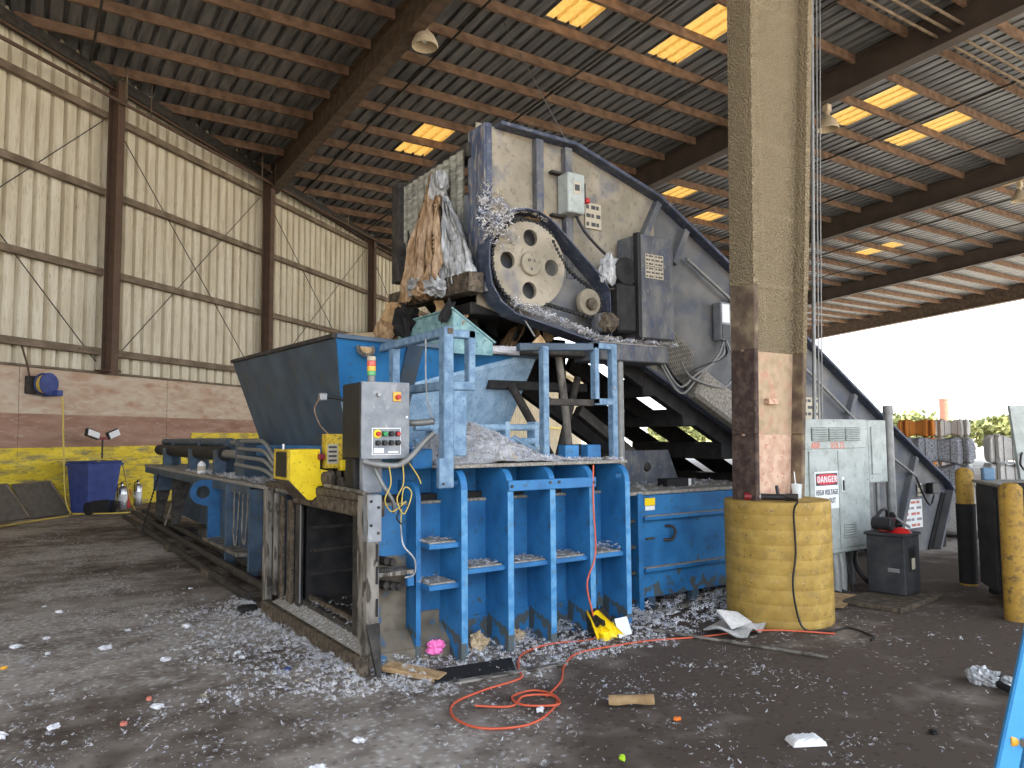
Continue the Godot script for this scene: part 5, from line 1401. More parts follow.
func wire_tier() -> void:
	var t := thing("wire_tier", "bright yellow wire tier guard above the open baler door", "machine", Vector3(1.8, 1.1, -5.5))
	var zf := -5.5
	plate_z(t, "front_guard", M("yellow"), pv([[1.695, 1.2], [1.695, 1.415], [1.925, 1.415], [1.925, 1.27], [1.985, 1.26], [2.0, 1.18], [1.965, 1.15], [1.905, 1.145], [1.9, 1.07], [1.87, 1.045], [1.835, 1.05]]), zf, 0.015)
	span(t, "side_window", M("black_box"), Vector3(1.69, 1.21, -5.82), Vector3(1.70, 1.40, -5.53), 0.002)
	for e in [[1.40, 1.42], [1.195, 1.215]]: span(t, "side_frame", M("yellow_dirty"), Vector3(1.685, e[0], -5.84), Vector3(1.705, e[1], -5.5), 0.003)
	for z in [-5.84, -5.52]: span(t, "side_frame", M("yellow_dirty"), Vector3(1.685, 1.2, z), Vector3(1.705, 1.41, z + 0.03), 0.003)
	slab(t, "bottom_guard", M("grease"), [Vector3(1.69, 1.2, -5.5), Vector3(1.84, 1.05, -5.5), Vector3(1.84, 1.05, -5.84), Vector3(1.69, 1.2, -5.84)], 0.012)
	span(t, "top_guard", M("yellow_dirty"), Vector3(1.69, 1.405, -5.84), Vector3(1.93, 1.42, -5.5), 0.003)
	span(t, "back_block", M("steel_dark"), Vector3(1.75, 1.15, -5.84), Vector3(2.2, 1.38, -5.56), 0.01)
	span(t, "red_knob", M("dark_red"), Vector3(1.9, 1.34, -5.48), Vector3(1.945, 1.385, -5.44), 0.006)
	tube(t, "bolt", M("white"), [Vector3(1.655, 1.42, -5.5), Vector3(1.655, 1.46, -5.5)], 0.008, 6)
	# yellow sensor box
	span(t, "sensor_box", M("yellow_dirty"), Vector3(1.96, 1.275, -5.56), Vector3(2.09, 1.53, -5.46), 0.006)
	span(t, "sensor_base", M("yellow"), Vector3(2.07, 1.255, -5.52), Vector3(2.17, 1.335, -5.45), 0.006)
	var lb := span(t, "sensor_label", M("sign_dusty"), Vector3(1.968, 1.31, -5.458), Vector3(2.05, 1.455, -5.456), 0.0)
	for k in 4: span(lb, "print", M("ink"), Vector3(1.977, 1.325 + 0.033 * k, -5.456), Vector3(2.04, 1.341 + 0.033 * k, -5.4545), 0.0)
	for e in [[2.0, 1.26, 2.05, 1.08], [2.08, 1.25, 2.02, 1.1], [2.13, 1.25, 2.15, 1.12]]:
		beam(t, "linkage", M("grease"), Vector3(e[0], e[1], -5.5), Vector3(e[2], e[3], -5.4), 0.04, 0.03)
	for e in [[1.97, 1.19, 0.06], [2.06, 1.15, 0.05], [2.14, 1.18, 0.06]]:
		put(t, "greasy_part", lump(Vector3(e[2], e[2] * 1.4, e[2]) * 1.6, 0.6, 0.5, 0.3, int(e[0] * 100), 12, 8), M("grease"), Vector3(e[0], e[1], -5.42))
	tube(t, "hose", M("black"), curve([Vector3(2.2, 1.42, -5.62), Vector3(2.22, 1.6, -5.62), Vector3(2.18, 1.78, -5.66), Vector3(2.08, 1.82, -5.72), Vector3(2.0, 1.82, -5.74)], 6), 0.014, 7)
	tube(t, "thin_wire", M("plastic_tan"), curve([Vector3(2.0, 1.8, -5.74), Vector3(1.95, 1.72, -5.7), Vector3(1.96, 1.6, -5.6), Vector3(2.0, 1.52, -5.5)], 5), 0.004, 5)
	span(t, "hose_fitting", M("zinc"), Vector3(2.0, 1.79, -5.77), Vector3(2.06, 1.85, -5.71), 0.008)

# ------------------------------------------------------------------ switchgear behind the drum
func switchgear() -> void:
	var t := thing("switchgear_cabinet", "pale grey-green switchgear cabinet with louvres and danger sign", "cabinet", Vector3(6.6, 0.3, -4.55))
	var m := M("switch_grey")
	var z := -4.38
	span(t, "main_case", m, Vector3(6.05, 0.37, -4.72), Vector3(7.165, 1.645, z), 0.012)
	span(t, "side_case", m, Vector3(7.17, 1.01, -4.72), Vector3(7.50, 1.64, z - 0.005), 0.01)
	span(t, "header_panel", m, Vector3(6.12, 1.365, z), Vector3(7.10, 1.615, z + 0.012), 0.004)
	var ld := span(t, "door", m, Vector3(6.185, 0.42, z), Vector3(6.622, 1.345, z + 0.014), 0.004)
	ld.set_meta("label", "left cabinet door carrying the danger sign")
	var rd := span(t, "door", m, Vector3(6.632, 0.42, z), Vector3(7.055, 1.345, z + 0.014), 0.004)
	span(rd, "handle_plate", M("sign_white"), Vector3(6.67, 0.95, z + 0.014), Vector3(6.71, 1.09, z + 0.018), 0.001)
	span(rd, "handle", M("black"), Vector3(6.682, 0.96, z + 0.018), Vector3(6.698, 1.06, z + 0.03), 0.003)
	span(t, "side_door", m, Vector3(7.215, 1.1, z - 0.005), Vector3(7.375, 1.57, z + 0.008), 0.004)
	for g in 3:
		for k in 6:
			var x := 6.225 + 0.266 * g
			box(t, "louvre", m, Vector3(x + 0.12, 1.446 + 0.021 * k, z + 0.02), Vector3(0.235, 0.012, 0.022), Vector3(35, 0, 0), 0.002)
			if k == 0: span(t, "louvre_slot", M("steel_dark"), Vector3(x, 1.438, z + 0.011), Vector3(x + 0.24, 1.565, z + 0.0135), 0.0)
	for k in 6: box(rd, "louvre", m, Vector3(6.78, 0.52 + 0.024 * k, z + 0.018), Vector3(0.2, 0.01, 0.02), Vector3(35, 0, 0), 0.002)
	lettering(t, "painted_lettering", "480", M("faded_red"), 0.06, Vector3(6.285, 1.395, z + 0.0125))
	lettering(t, "painted_lettering", "VOLTS", M("faded_red"), 0.06, Vector3(6.63, 1.392, z + 0.0125), Vector3.ZERO, 0.9)
	bolts(t, "screw", M("zinc"), [Vector3(6.09, 1.55, z), Vector3(6.6, 1.625, z), Vector3(7.13, 1.55, z), Vector3(7.13, 1.05, z)], Vector3.BACK, 0.008, 0.006)
	# danger sign
	var s := span(ld, "danger_sign", M("sign_white"), Vector3(6.25, 0.80, z + 0.014), Vector3(6.615, 1.15, z + 0.018), 0.003)
	s.set_meta("label", "white danger high voltage keep out sign")
	span(s, "sign_field", M("ink"), Vector3(6.265, 1.02, z + 0.018), Vector3(6.60, 1.135, z + 0.0195), 0.001)
	var ov := PackedVector2Array()
	for k in 28:
		var a := TAU * k / 28
		ov.append(Vector2(6.4325 + 0.16 * signf(cos(a)) * pow(absf(cos(a)), 0.6), 1.078 + 0.05 * signf(sin(a)) * pow(absf(sin(a)), 0.6)))
	plate_z(s, "sign_oval", M("sign_red"), ov, z + 0.0205, 0.002)
	lettering(s, "sign_lettering", "DANGER", M("sign_white"), 0.058, Vector3(6.4325, 1.077, z + 0.022), Vector3.ZERO, 0.95)
	lettering(s, "sign_lettering", "HIGH VOLTAGE", M("ink"), 0.05, Vector3(6.4325, 0.955, z + 0.019), Vector3.ZERO, 0.68)
	lettering(s, "sign_lettering", "KEEP OUT", M("ink"), 0.05, Vector3(6.4325, 0.875, z + 0.019), Vector3.ZERO, 0.8)
	for x in [6.1, 7.1]:
		span(t, "frame_leg", M("conduit"), Vector3(x - 0.025, 0.0, -4.6), Vector3(x + 0.025, 0.37, -4.55), 0.004)
	for e in [[6.52, 0.055], [6.62, 0.05]]:
		tube(t, "floor_conduit", M("conduit"), curve([Vector3(e[0] + 0.1, 0.37, -4.45), Vector3(e[0] + 0.08, 0.2, -4.42), Vector3(e[0] - 0.02, 0.02, -4.36)], 6), e[1], 12)
	tube(t, "floor_cable", M("black"), curve([Vector3(6.75, 0.37, -4.42), Vector3(6.74, 0.15, -4.36), Vector3(6.7, 0.012, -4.3)], 5), 0.012, 6)
	tube(t, "floor_cable", M("black"), curve([Vector3(6.95, 0.37, -4.42), Vector3(6.84, 0.25, -4.36), Vector3(6.86, 0.1, -4.26), Vector3(7.0, 0.03, -4.2)], 6), 0.02, 7)
	tube(t, "drop_conduit", M("conduit"), [Vector3(7.22, 1.01, -4.42), Vector3(7.22, 0.0, -4.42)], 0.03, 10)
	tube(t, "drop_conduit", M("conduit"), [Vector3(7.36, 1.01, -4.42), Vector3(7.36, 0.0, -4.42)], 0.02, 8)
	var p := thing("steel_post", "round grey steel post with a cap beside the switchgear", "post", Vector3(7.6, 0, -4.4))
	tube(p, "shaft", M("conduit"), [Vector3(7.57, 0, -4.4), Vector3(7.57, 1.72, -4.4)], 0.045, 14)
	cyl(p, "cap", M("conduit"), Vector3(7.57, 1.70, -4.4), Vector3(7.57, 1.79, -4.4), 0.052, 14)
	# charger stand in front, with tools on it
	var w := Vector3(6.87, 0.05, -4.0)
	var st := thing("tool_stand", "dark grey steel stand with a side opening on a low plate", "stand", w, 8)
	F = st.global_transform
	span(st, "case", M("dark_bin"), Vector3(-0.17, 0.0, -0.17), Vector3(0.17, 0.52, 0.17), 0.01)
	span(st, "top_plate", M("dark_bin"), Vector3(-0.185, 0.52, -0.185), Vector3(0.185, 0.545, 0.185), 0.006)
	span(st, "side_opening", M("steel_black"), Vector3(-0.1, 0.2, 0.168), Vector3(0.06, 0.42, 0.174), 0.002)
	span(st, "paper_tag", M("sign_dusty"), Vector3(-0.03, 0.22, 0.172), Vector3(0.04, 0.32, 0.177), 0.001)
	span(st, "name_plate", M("zinc"), Vector3(-0.176, 0.2, 0.02), Vector3(-0.17, 0.235, 0.12), 0.001)
	var tl := thing("power_tool", "red and black power tool lying on the dark stand", "tool", Vector3(0, 0.545, 0))
	F = tl.global_transform
	put(tl, "tool_body", lump(Vector3(0.2, 0.13, 0.12), 0.5, 0.25, 0.3, 2, 18, 10), M("dark_red"), Vector3(-0.05, 0.065, -0.03))
	cyl(tl, "motor", M("black_box"), Vector3(-0.12, 0.08, -0.12), Vector3(-0.12, 0.08, 0.06), 0.06, 14)
	cyl(tl, "handle", M("black"), Vector3(0.02, 0.05, 0.06), Vector3(0.12, 0.15, -0.05), 0.03, 10)
	put(tl, "red_guard", lathe([Vector2(0, 0.05), Vector2(0.07, 0.03), Vector2(0.1, 0.0), Vector2(0.0, 0.0)], 16), M("red"), Vector3(-0.02, 0.0, 0.08))
	tube(tl, "carry_bar", M("black"), curve([Vector3(-0.13, 0.1, -0.1), Vector3(-0.08, 0.19, -0.06), Vector3(0.04, 0.19, -0.06), Vector3(0.08, 0.1, -0.08)], 5), 0.014, 7)
	tube(tl, "strap", M("conduit"), [Vector3(0.0, 0.13, 0.04), Vector3(0.1, 0.04, 0.12)], 0.012, 7)
	F = Transform3D.IDENTITY
	var pl := thing("floor_plate", "dark steel plate lying on the floor under the tool stand", "plate", Vector3(6.7, 0, -3.95), 8)
	F = pl.global_transform
	span(pl, "plate", M("grease"), Vector3(-0.5, 0.0, -0.2), Vector3(0.42, 0.045, 0.3), 0.008)
	F = Transform3D.IDENTITY
	var cbd := thing("cardboard_sheet", "brown cardboard sheet on the floor behind the yellow drum", "cardboard", Vector3(6.15, 0, -4.25), 20)
	F = cbd.global_transform
	put(cbd, "sheet", sheet(func(u: float, v: float) -> Vector3: return Vector3(-0.25 + 0.5 * u, 0.012 + 0.03 * u * u, -0.22 + 0.44 * v), 6, 4, 0.006), M("cardboard"))
	F = Transform3D.IDENTITY

# ------------------------------------------------------------------ right edge: bin between bollards, ladder
func right_side() -> void:
	var k := 0
	for e in [[Vector3(6.80, 0, -2.95), 1.07, 0.085, "rusty yellow steel bollard at the near corner of the dark bin"], [Vector3(7.99, 0, -3.88), 1.13, 0.08, "rusty yellow steel bollard at the far corner of the dark bin"]]:
		var b := thing("bollard", e[3], "bollard", e[0], 0, "bollards along the dark bin")
		var r: float = e[2]
		var h: float = e[1]
		put(b, "pipe", lathe([Vector2(r, 0.0), Vector2(r, h - 0.02), Vector2(r - 0.01, h)], 22), M("bollard"), e[0])
		put(b, "cap", lathe([Vector2(r - 0.012, h - 0.004), Vector2(r * 0.6, h + 0.02), Vector2(0, h + 0.028)], 22), M("bollard"), e[0])
		if k == 1: put(b, "black_wrap", lathe([Vector2(r + 0.004, 0.02), Vector2(r + 0.008, 0.8), Vector2(r + 0.002, 0.8)], 22), M("rubber"), e[0])
		k += 1
	var t := thing("steel_bin", "dark steel bin with a pale cluttered top behind the bollards", "bin", Vector3(7.05, 0, -3.0), 39.7)
	F = t.global_transform
	for e in [[Vector3(0, 0.06, -0.02), Vector3(1.12, 1.03, 0.02)], [Vector3(0, 0.06, 1.2), Vector3(1.12, 1.03, 1.24)], [Vector3(0, 0.06, 0.02), Vector3(0.04, 1.03, 1.2)], [Vector3(1.08, 0.06, 0.02), Vector3(1.12, 1.03, 1.2)]]:
		span(t, "bin_wall", M("dark_bin"), e[0], e[1], 0.006)
	span(t, "bin_top", M("deck_dust"), Vector3(-0.02, 1.02, -0.05), Vector3(1.14, 1.05, 1.27), 0.006)
	beam(t, "rim_tube", M("steel_black"), Vector3(-0.03, 1.06, -0.05), Vector3(-0.03, 1.06, 1.27), 0.06, 0.05, 0.01)
	for x in [0.2, 0.9]: span(t, "skid", M("steel_black"), Vector3(x - 0.05, 0.0, 0.0), Vector3(x + 0.05, 0.06, 1.22), 0.004)
	span(t, "stiffener", M("dark_bin"), Vector3(0.5, 0.1, -0.05), Vector3(0.56, 1.0, -0.02), 0.004)
	tag(put(self, "blue_pad", cbox(Vector3(0.1, 0.12, 0.1), 0.01), M("blue_light"), Vector3(0.98, 1.11, 0.05)), "small light blue block on the far end of the dark bin", "block")
	F = Transform3D.IDENTITY
	var p := thing("metal_panel", "tall pale grey sheet metal panel standing tilted beyond the dark bin", "panel", Vector3(9.2, 0, -3.95))
	slab(p, "panel_sheet", M("switch_grey"), [Vector3(9.05, 1.80, -3.9), Vector3(9.9, 1.82, -3.7), Vector3(9.95, 0.4, -3.7), Vector3(9.35, 0.4, -3.9)], 0.03)
	slab(p, "dark_slot", M("steel_dark"), [Vector3(9.29, 1.75, -3.83), Vector3(9.34, 1.75, -3.82), Vector3(9.44, 1.3, -3.82), Vector3(9.40, 1.3, -3.83)], 0.02)
	span(p, "stand", M("steel_dark"), Vector3(9.35, 0.0, -3.95), Vector3(9.95, 0.4, -3.6), 0.01)
	tube(p, "wire_ring", M("black"), curve([Vector3(9.22, 1.28, -3.86), Vector3(9.14, 1.24, -3.84), Vector3(9.12, 1.16, -3.84), Vector3(9.2, 1.1, -3.84)], 5), 0.012, 6)
	# step ladder at the right edge
	var l := thing("step_ladder", "light blue fibreglass step ladder at the right edge of the hall", "ladder", Vector3(2.5, 0, -1.0))
	var a := Vector3(2.365, 0.0, -1.205)
	var b := Vector3(2.63, 1.8, -0.88)
	var r := Vector3(0.834, 0, 0.552)
	var q := b - Vector3(0, 1.8, 0) + Vector3(0.55, 0, -0.85) * 0.55
	for s in [0.0, 0.46]:
		var rail := beam(l, "rail", M("ladder_blue"), a + r * s, b + r * s * 0.8, 0.03, 0.055, 0.006)
		rail.set_meta("label", "light blue side rail")
		beam(l, "rear_leg", M("ladder_blue"), q + r * s, b + r * s * 0.8, 0.03, 0.045, 0.006)
	for k2 in 5:
		var f := 0.16 + 0.18 * k2
		var c := a.lerp(b, f)
		beam(l, "step", M("zinc"), c + r * 0.01, c + r * 0.45 * (1 - 0.2 * f), 0.09, 0.025, 0.004)
		cyl(l, "rivet", M("amber"), c - r * 0.012, c + r * 0.01, 0.02, 10)
	slab(l, "top_cap", M("ladder_blue"), [b - r * 0.04, b + r * 0.42, b + r * 0.42 + Vector3(0.1, 0.01, -0.14), b - r * 0.04 + Vector3(0.1, 0.01, -0.14)], 0.05)
	# rag and hose end on the floor beside it
	var g := thing("crumpled_rag", "crumpled grey plastic rag on the floor beside the ladder", "rag", Vector3(4.96, 0, -2.34))
	for e in [[0.0, 0.0, 0.13], [0.1, 0.05, 0.1], [-0.02, 0.08, 0.09], [0.13, 0.12, 0.08]]:
		put(g, "fold", lump(Vector3(e[2], e[2] * 0.75, e[2]), 0.9, 0.6, 0.3, int(e[2] * 999), 14, 9), M("plastic_clear"), Vector3(4.92 + e[0] * 0.6, e[2] * 0.34, -2.36 + e[1]))
	var h := thing("hose_end", "short black hose curled on the floor beside the crumpled rag", "hose", Vector3(4.94, 0, -2.15))
	put(h, "hose", tube_mesh(curve([Vector3(5.1, 0.02, -2.2), Vector3(4.98, 0.03, -2.28), Vector3(4.86, 0.03, -2.2), Vector3(4.84, 0.03, -2.08), Vector3(4.95, 0.03, -1.98)], 6), 0.022, 8), M("rubber"))

# ------------------------------------------------------------------ by the left wall
func far_left() -> void:
	F = Transform3D(Basis(Vector3.UP, deg_to_rad(WALL_TURN)), WALL0)
	var W := F
	# hose reel on the wall
	var c := Vector3(-1.7, 2.62, 0.3)
	var t := thing("hose_reel", "blue hose reel with yellow hose mounted on the concrete wall", "hose reel", c)
	for z in [0.2, 0.34]:
		put(t, "reel_disc", lathe([Vector2(0, 0), Vector2(0.21, 0), Vector2(0.225, 0.012), Vector2(0.21, 0.024), Vector2(0, 0.024)], 28), M("bin_blue"), Vector3(c.x, c.y, z), Vector3(90, 0, 0))
	for k in 5: put(t, "hose_coil", tube_mesh(ring_pts(Vector3(c.x, c.y, 0.225 + 0.025 * k), 0.17, 24), 0.022, 7, true), M("yellow_hose"))
	span(t, "bracket", M("bin_blue"), Vector3(c.x + 0.1, c.y - 0.24, 0.07), Vector3(c.x + 0.24, c.y - 0.12, 0.46), 0.01)
	span(t, "wall_plate", M("steel_dark"), Vector3(c.x - 0.3, c.y - 0.2, 0.06), Vector3(c.x - 0.1, c.y + 0.15, 0.16), 0.01)
	tube(t, "supply_pipe", M("wall_column"), curve([Vector3(c.x - 0.25, c.y, 0.14), Vector3(c.x - 0.3, c.y + 0.3, 0.14), Vector3(c.x - 0.5, c.y + 0.85, 0.14)], 4), 0.02, 6)
	var h := thing("yellow_hose", "yellow air hose hanging from the reel and trailing over the floor", "hose", Vector3(-1.45, 0, 0.4))
	put(h, "hose", tube_mesh(curve([Vector3(-1.5, 2.5, 0.42), Vector3(-1.46, 2.3, 0.44), Vector3(-1.44, 1.2, 0.5), Vector3(-1.40, 0.3, 0.55), Vector3(-1.42, 0.03, 0.7), Vector3(-1.9, 0.025, 1.0), Vector3(-2.6, 0.025, 1.1), Vector3(-4.0, 0.025, 1.5)], 7), 0.018, 7), M("yellow_hose"))
	var h2 := thing("yellow_hose", "yellow air hose looped over the blue cart and down to the floor", "hose", Vector3(-0.7, 0, 1.2))
	put(h2, "hose", tube_mesh(curve([Vector3(-1.42, 0.025, 0.75), Vector3(-1.0, 0.025, 1.55), Vector3(-0.55, 0.03, 1.45), Vector3(-0.3, 0.2, 1.1), Vector3(-0.26, 0.6, 0.95), Vector3(-0.35, 0.98, 0.9), Vector3(-0.7, 1.12, 0.95), Vector3(-1.1, 1.1, 1.1), Vector3(-1.3, 1.04, 1.2)], 7), 0.017, 7), M("yellow_hose"))
	# cart
	t = thing("rolling_cart", "blue plastic rolling waste cart with open lid by the yellow wall", "cart", Vector3(-1.02, 0, 0.85), -12)
	F = t.global_transform
	var st := begin()
	var r0 := [Vector3(-0.27, 0.04, -0.3), Vector3(0.27, 0.04, -0.3), Vector3(0.27, 0.04, 0.24), Vector3(-0.27, 0.04, 0.24)]
	var r1 := [Vector3(-0.35, 1.0, -0.36), Vector3(0.35, 1.0, -0.36), Vector3(0.35, 1.0, 0.36), Vector3(-0.35, 1.0, 0.36)]
	for i in 4:
		var j := (i + 1) % 4
		quad(st, r0[i], r0[j], r1[j], r1[i], (r0[i] + r0[j]))
		quad(st, r0[i] * 0.97, r0[j] * 0.97, r1[j] * Vector3(0.97, 1, 0.97), r1[i] * Vector3(0.97, 1, 0.97), -(r0[i] + r0[j]))
	quad(st, r0[0], r0[1], r0[2], r0[3], Vector3.DOWN)
	put(t, "cart_body", st.commit(), M("bin_blue"))
	put(t, "rim", rim_mesh(pv([[-0.39, -0.39], [0.39, -0.39], [0.39, 0.39], [-0.39, 0.39]]), 0.05, 0.05), M("bin_blue"), Vector3(0, 1.0, 0), Vector3(90, 0, 0))
	span(t, "lid", M("bin_blue"), Vector3(-0.37, 1.03, -0.37), Vector3(0.37, 1.07, 0.37), 0.015)
	span(t, "wheel_recess", M("rubber"), Vector3(-0.22, 0.03, 0.23), Vector3(0.18, 0.28, 0.28), 0.02)
	for x in [-0.25, 0.25]: cyl(t, "wheel", M("rubber"), Vector3(x - 0.04, 0.13, 0.25), Vector3(x + 0.04, 0.13, 0.25), 0.13, 20)
	tube(t, "handle", M("bin_blue"), [Vector3(-0.3, 1.04, 0.43), Vector3(0.3, 1.04, 0.43)], 0.02, 8)
	F = W
	# work light on a stand
	var w := Vector3(-0.68, 0, 0.7)
	t = thing("work_light", "twin-head work light on a thin tripod behind the blue cart", "work light", w)
	tube(t, "pole", M("black_box"), [w + Vector3(0, 0.25, 0), w + Vector3(0, 1.52, 0)], 0.018, 8)
	for k in 3:
		var a := TAU * k / 3
		tube(t, "tripod_leg", M("black_box"), [w + Vector3(0, 0.45, 0), w + Vector3(cos(a) * 0.35, 0.015, sin(a) * 0.35)], 0.012, 6)
	span(t, "crossbar", M("dark_red"), w + Vector3(-0.12, 1.5, -0.03), w + Vector3(0.12, 1.56, 0.03), 0.008)
	for s in [-1.0, 1.0]:
		var hd := box(t, "lamp_head", M("black_box"), w + Vector3(0.27 * s, 1.62, 0), Vector3(0.32, 0.16, 0.08), Vector3(-10, 0, 18 * s), 0.012)
		box(hd, "lamp_glass", M("white"), w + Vector3(0.27 * s, 1.62, 0.045), Vector3(0.28, 0.13, 0.02), Vector3(-10, 0, 18 * s), 0.004)
	# extinguishers
	for e in [[Vector3(-0.04, 0, 0.62), 0.115, 0.5, "chrome", "silver water extinguisher with a white label, beside the blue cart"], [Vector3(0.18, 0, 0.55), 0.075, 0.42, "red", "red fire extinguisher between two silver ones"], [Vector3(0.74, 0, 0.32), 0.09, 0.5, "chrome", "silver extinguisher standing close to the yellow wall"]]:
		var o: Vector3 = e[0]
		var r: float = e[1]
		var hh: float = e[2]
		t = thing("fire_extinguisher", e[4], "extinguisher", o, 0, "fire extinguishers by the wall")
		put(t, "cylinder", lathe([Vector2(0, 0), Vector2(r * 0.95, 0), Vector2(r, 0.02), Vector2(r, hh - r * 0.6), Vector2(r * 0.75, hh - r * 0.2), Vector2(r * 0.25, hh), Vector2(r * 0.22, hh + 0.03), Vector2(0, hh + 0.03)], 20), M(e[3]), o)
		span(t, "valve", M("steel_dark"), o + Vector3(-0.03, hh + 0.02, -0.02), o + Vector3(0.03, hh + 0.07, 0.02), 0.005)
		beam(t, "lever", M("black"), o + Vector3(-0.02, hh + 0.08, 0), o + Vector3(0.12, hh + 0.1, 0), 0.02, 0.012)
		tube(t, "hose", M("black"), curve([o + Vector3(-0.03, hh + 0.04, 0), o + Vector3(-r - 0.03, hh, 0.02), o + Vector3(-r - 0.02, hh * 0.5, 0.03)], 5), 0.012, 6)
		put(t, "label_band", lathe([Vector2(r + 0.001, hh * 0.35), Vector2(r + 0.003, hh * 0.36), Vector2(r + 0.003, hh * 0.62), Vector2(r + 0.001, hh * 0.63)], 20), M("sign_white" if e[3] == "chrome" else "red"), o)
	# screens leaning at the wall foot
	for k in 3:
		var s0 := -1.75 - 0.95 * k
		t = thing("screen_panel", ["brown wire screen panel leaning on the yellow wall, next to the hose", "brown wire screen panel leaning between two like it", "brown wire screen panel leaning farthest from the hose"][k], "panel", Vector3(s0, 0, 0.35), 0, "screens leaning at the wall foot")
		slab(t, "screen", M("screen_mesh"), [Vector3(s0 - 0.45, 0.01, 0.5), Vector3(s0 + 0.55, 0.01, 0.5), Vector3(s0 + 0.33, 0.66, 0.14), Vector3(s0 - 0.5, 0.64, 0.14)], 0.02)
		beam(t, "frame_bar", M("girt"), Vector3(s0 + 0.55, 0.02, 0.51), Vector3(s0 + 0.33, 0.67, 0.15), 0.03, 0.03)
		beam(t, "frame_bar", M("girt"), Vector3(s0 - 0.5, 0.65, 0.15), Vector3(s0 + 0.33, 0.67, 0.15), 0.03, 0.03)
	F = Transform3D.IDENTITY
	# on and around the ram deck
	var j := Vector3(2.18, 1.035, -10.9)
	t = thing("oil_bottle", "white plastic bottle with a brown cap on the ram deck", "bottle", j)
	put(t, "bottle_body", lathe([Vector2(0, 0), Vector2(0.05, 0.0), Vector2(0.053, 0.01), Vector2(0.053, 0.12), Vector2(0.04, 0.145), Vector2(0.02, 0.16), Vector2(0.02, 0.175)], 18), M("white"), j)
	put(t, "cap", lathe([Vector2(0.025, 0.165), Vector2(0.025, 0.19), Vector2(0, 0.19)], 14), M("grease"), j)
	put(t, "label", lathe([Vector2(0.0535, 0.04), Vector2(0.055, 0.041), Vector2(0.055, 0.1), Vector2(0.0535, 0.101)], 18), M("sign_dusty"), j)
	for e in [[Vector3(2.12, 0.98, -13.9), Vector3(1.78, 0.02, -13.3), "black chain hung from the ram deck corner to the floor"], [Vector3(2.3, 0.95, -13.0), Vector3(2.12, 0.12, -13.3), "pale chain hanging in a slant under the ram deck"]]:
		t = thing("steel_chain", e[2], "chain", e[0], 0, "chains at the ram deck")
		var st2 := begin()
		var n := 40
		for i in n:
			var p: Vector3 = e[0].lerp(e[1], i / float(n))
			add_cbox(st2, p, Vector3(0.03 if i % 2 else 0.012, 0.04, 0.012 if i % 2 else 0.03), 0.004)
		put(t, "links", st2.commit(), M("steel_black" if e[0].z < -13.5 else "steel_worn"))

func ring_pts(c: Vector3, r: float, n: int) -> Array:
	var out := []
	for k in n: out.append(c + Vector3(cos(TAU * k / n) * r, sin(TAU * k / n) * r, 0))
	return out

